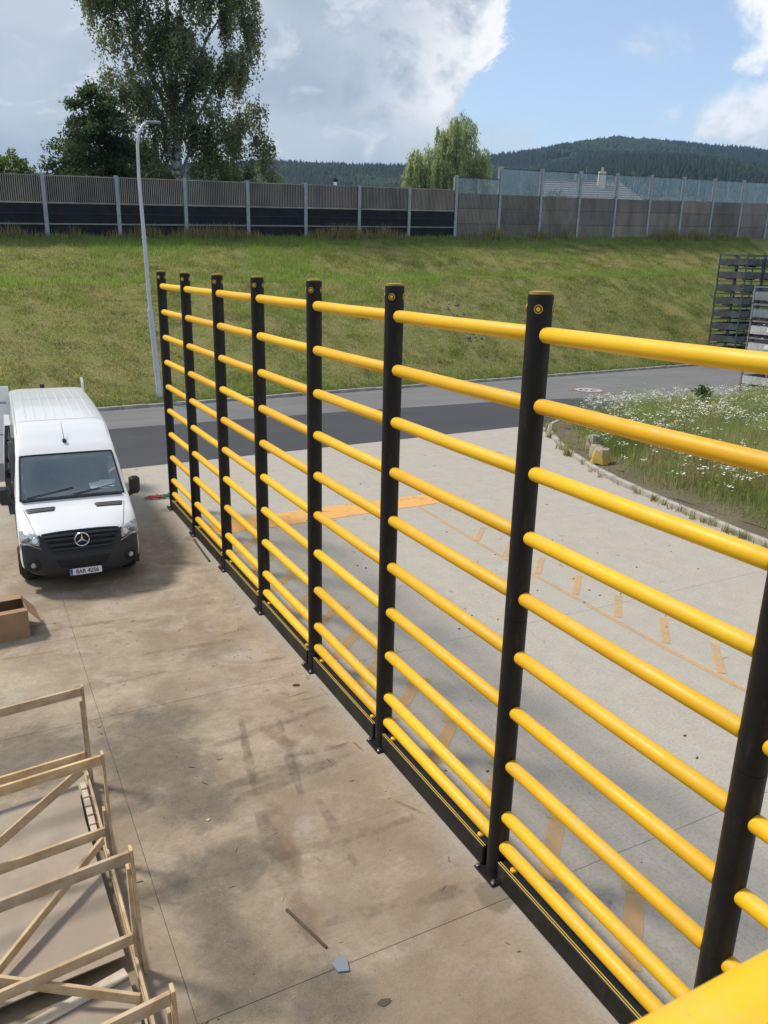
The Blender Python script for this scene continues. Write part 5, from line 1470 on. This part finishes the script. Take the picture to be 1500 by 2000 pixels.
DKG = [(.045, .08, .042), (.06, .10, .046), (.08, .125, .052)]
conifer('yew_tree', (5.0, 57.0, 6.7), 9.3, 4.3, 'broad dark evergreen tree left of the tall birch', 46000, DKG, 3, .115, shape=.62)
conifer('spruce_tree', (3.3, 60.0, 6.7), 5.6, 1.5, 'small dark spruce at the left, in front of pale bushes', 12000, DKG, 6, .09)
conifer('spruce_tree', (9.3, 57.5, 6.8), 4.4, 2.6, 'low dark evergreen between the broad evergreen and the birch foot', 14000, DKG, 9, .1, shape=.5)
conifer('spruce_tree', (15.2, 58.0, 6.9), 3.9, 1.6, 'low bluish spruce under the right skirt of the birch', 4500, [(.04, .065, .045), (.03, .05, .036)], 12, .10)


def bush(name, loc, lobes, label, n, cols, seed, size=.2, cat='bush'):
    rs = np.random.default_rng(seed); t = thing(name, label, cat, loc)
    H = max(l[2] for l in lobes)
    G().tube([(0, 0, -.5), (0, 0, H)], [.12, .04], 8).build('trunk', M_BARK, t, smooth=True)
    P = []; C = []; w = np.array([l[3]**3 for l in lobes]); w /= w.sum()
    for k, l in enumerate(lobes):
        m = int(n*w[k]); d = rs.normal(0, 1, (m, 3)); d /= np.linalg.norm(d, axis=1)[:, None]
        r = rs.uniform(.2, 1, m)**.45*(1+.22*np.sin(d[:, 0]*7+k)*np.cos(d[:, 2]*6+k))
        P.append(np.array(l[:3])+d*r[:, None]*l[3]); C.append(np.array(cols[rs.integers(len(cols))])*rs.uniform(.65, 1.35, (m, 1)))
    leaves('crown', np.concatenate(P), size, np.concatenate(C), t, .1, 1.4); return t


MG = [(.10, .145, .05), (.125, .17, .065), (.08, .12, .04)]
bush('leafy_bush', (1.0, 60.5, 6.6), [(0, 0, 3.3, 1.4), (-1.0, 0, 4.4, 1.3), (-2.8, .3, 4.0, 1.7), (1.4, 0, 2.9, 1.2)], 'pale green leafy bush at the far left above the barrier', 20000, [(.17, .22, .08), (.20, .25, .11), (.13, .18, .06)], 2, .11)
bush('leafy_bush', (3.1, 58.0, 6.6), [(-.6, 0, 2.4, 1.0), (.6, 0, 2.6, 1.1), (1.4, 0, 2.2, 1.0)], 'grey green bush just left of the broad evergreen', 13000, MG, 5, .11)
bush('leafy_bush', (12.4, 57.0, 6.7), [(-1.2, 0, 2.2, 1.4), (.8, 0, 2.4, 1.5), (2.4, 0, 2.0, 1.2)], 'mid green bush at the foot of the birch behind the barrier', 16000, [(.045, .075, .028), (.06, .09, .035)], 8, .12)
bush('leafy_bush', (45.5, 63.0, 8.2), [(-1.5, 0, 2.3, 1.6), (1.0, 0, 2.9, 1.7), (3.3, 0, 2.2, 1.4)], 'green bush behind the first glass panels left of the house', 16000, MG, 11, .12)
bush('leafy_bush', (76, 78.0, 9.5), [(-3, 0, 2.6, 2.2), (1, 0, 2.9, 2.3), (5, 0, 2.4, 2.2), (9, 0, 2.9, 2.2)], 'line of low green bush behind the glass panels right of the house', 18000, MG, 14, .16)
WG = [(.39, .445, .255), (.45, .50, .31), (.32, .38, .215)]
birch('willow_tree', (34.1, 62.0, 7.7), 9.8,
      [(-2.9, 0, 6.6, .9, 1.0), (-1.3, 0, 6.9, 1.3, 1.3), (.5, 0, 8.8, 1.3, 1.3), (1.5, 0, 9.7, .9, 1.0), (2.9, 0, 6.9, 1.1, 1.4), (0, .4, 5.2, 2.2, 1.4), (-2.6, 0, 4.3, 1.3, 1.0), (2.6, 0, 4.4, 1.1, 1.1), (-3.9, 0, 3.1, .9, .9), (-3.4, .2, 5.6, .8, .9), (3.3, 0, 5.6, 1.0, 1.2), (3.4, .2, 3.0, 1.0, 1.0)],
      'pale green weeping willow standing behind the middle of the noise barrier', 2300, WG, .075, 9, bark=M_BARK, strand=(1.2, 3.3), per=46, asp=4.2, out_k=.22, nsub=40)
conifer('pine_sapling', (20.3, 20.6, .35), 1.25, .38, 'small green pine sapling among the island weeds', 1700, [(.045, .085, .025), (.06, .10, .03)], 21, .07)

# ------------------------------------------------------------------ haze
hz_m = bpy.data.materials.new('haze'); hz_m.use_nodes = True; T = NT(hz_m.node_tree)
pv = T.n('ShaderNodeVolumePrincipled'); pv.inputs['Color'].default_value = (.42, .68, 1.0, 1); pv.inputs['Density'].default_value = 0.00011; pv.inputs['Anisotropy'].default_value = 0.0
oo = T.n('ShaderNodeOutputMaterial'); T.l(pv.outputs[0], oo.inputs['Volume'])
hz = G().box(-4200, 5200, -4200, 5200, -1.5, 420).build('haze', hz_m); stuff(hz)
hz['label'] = 'thin pale blue haze over the distant hills'; hz['category'] = 'haze'
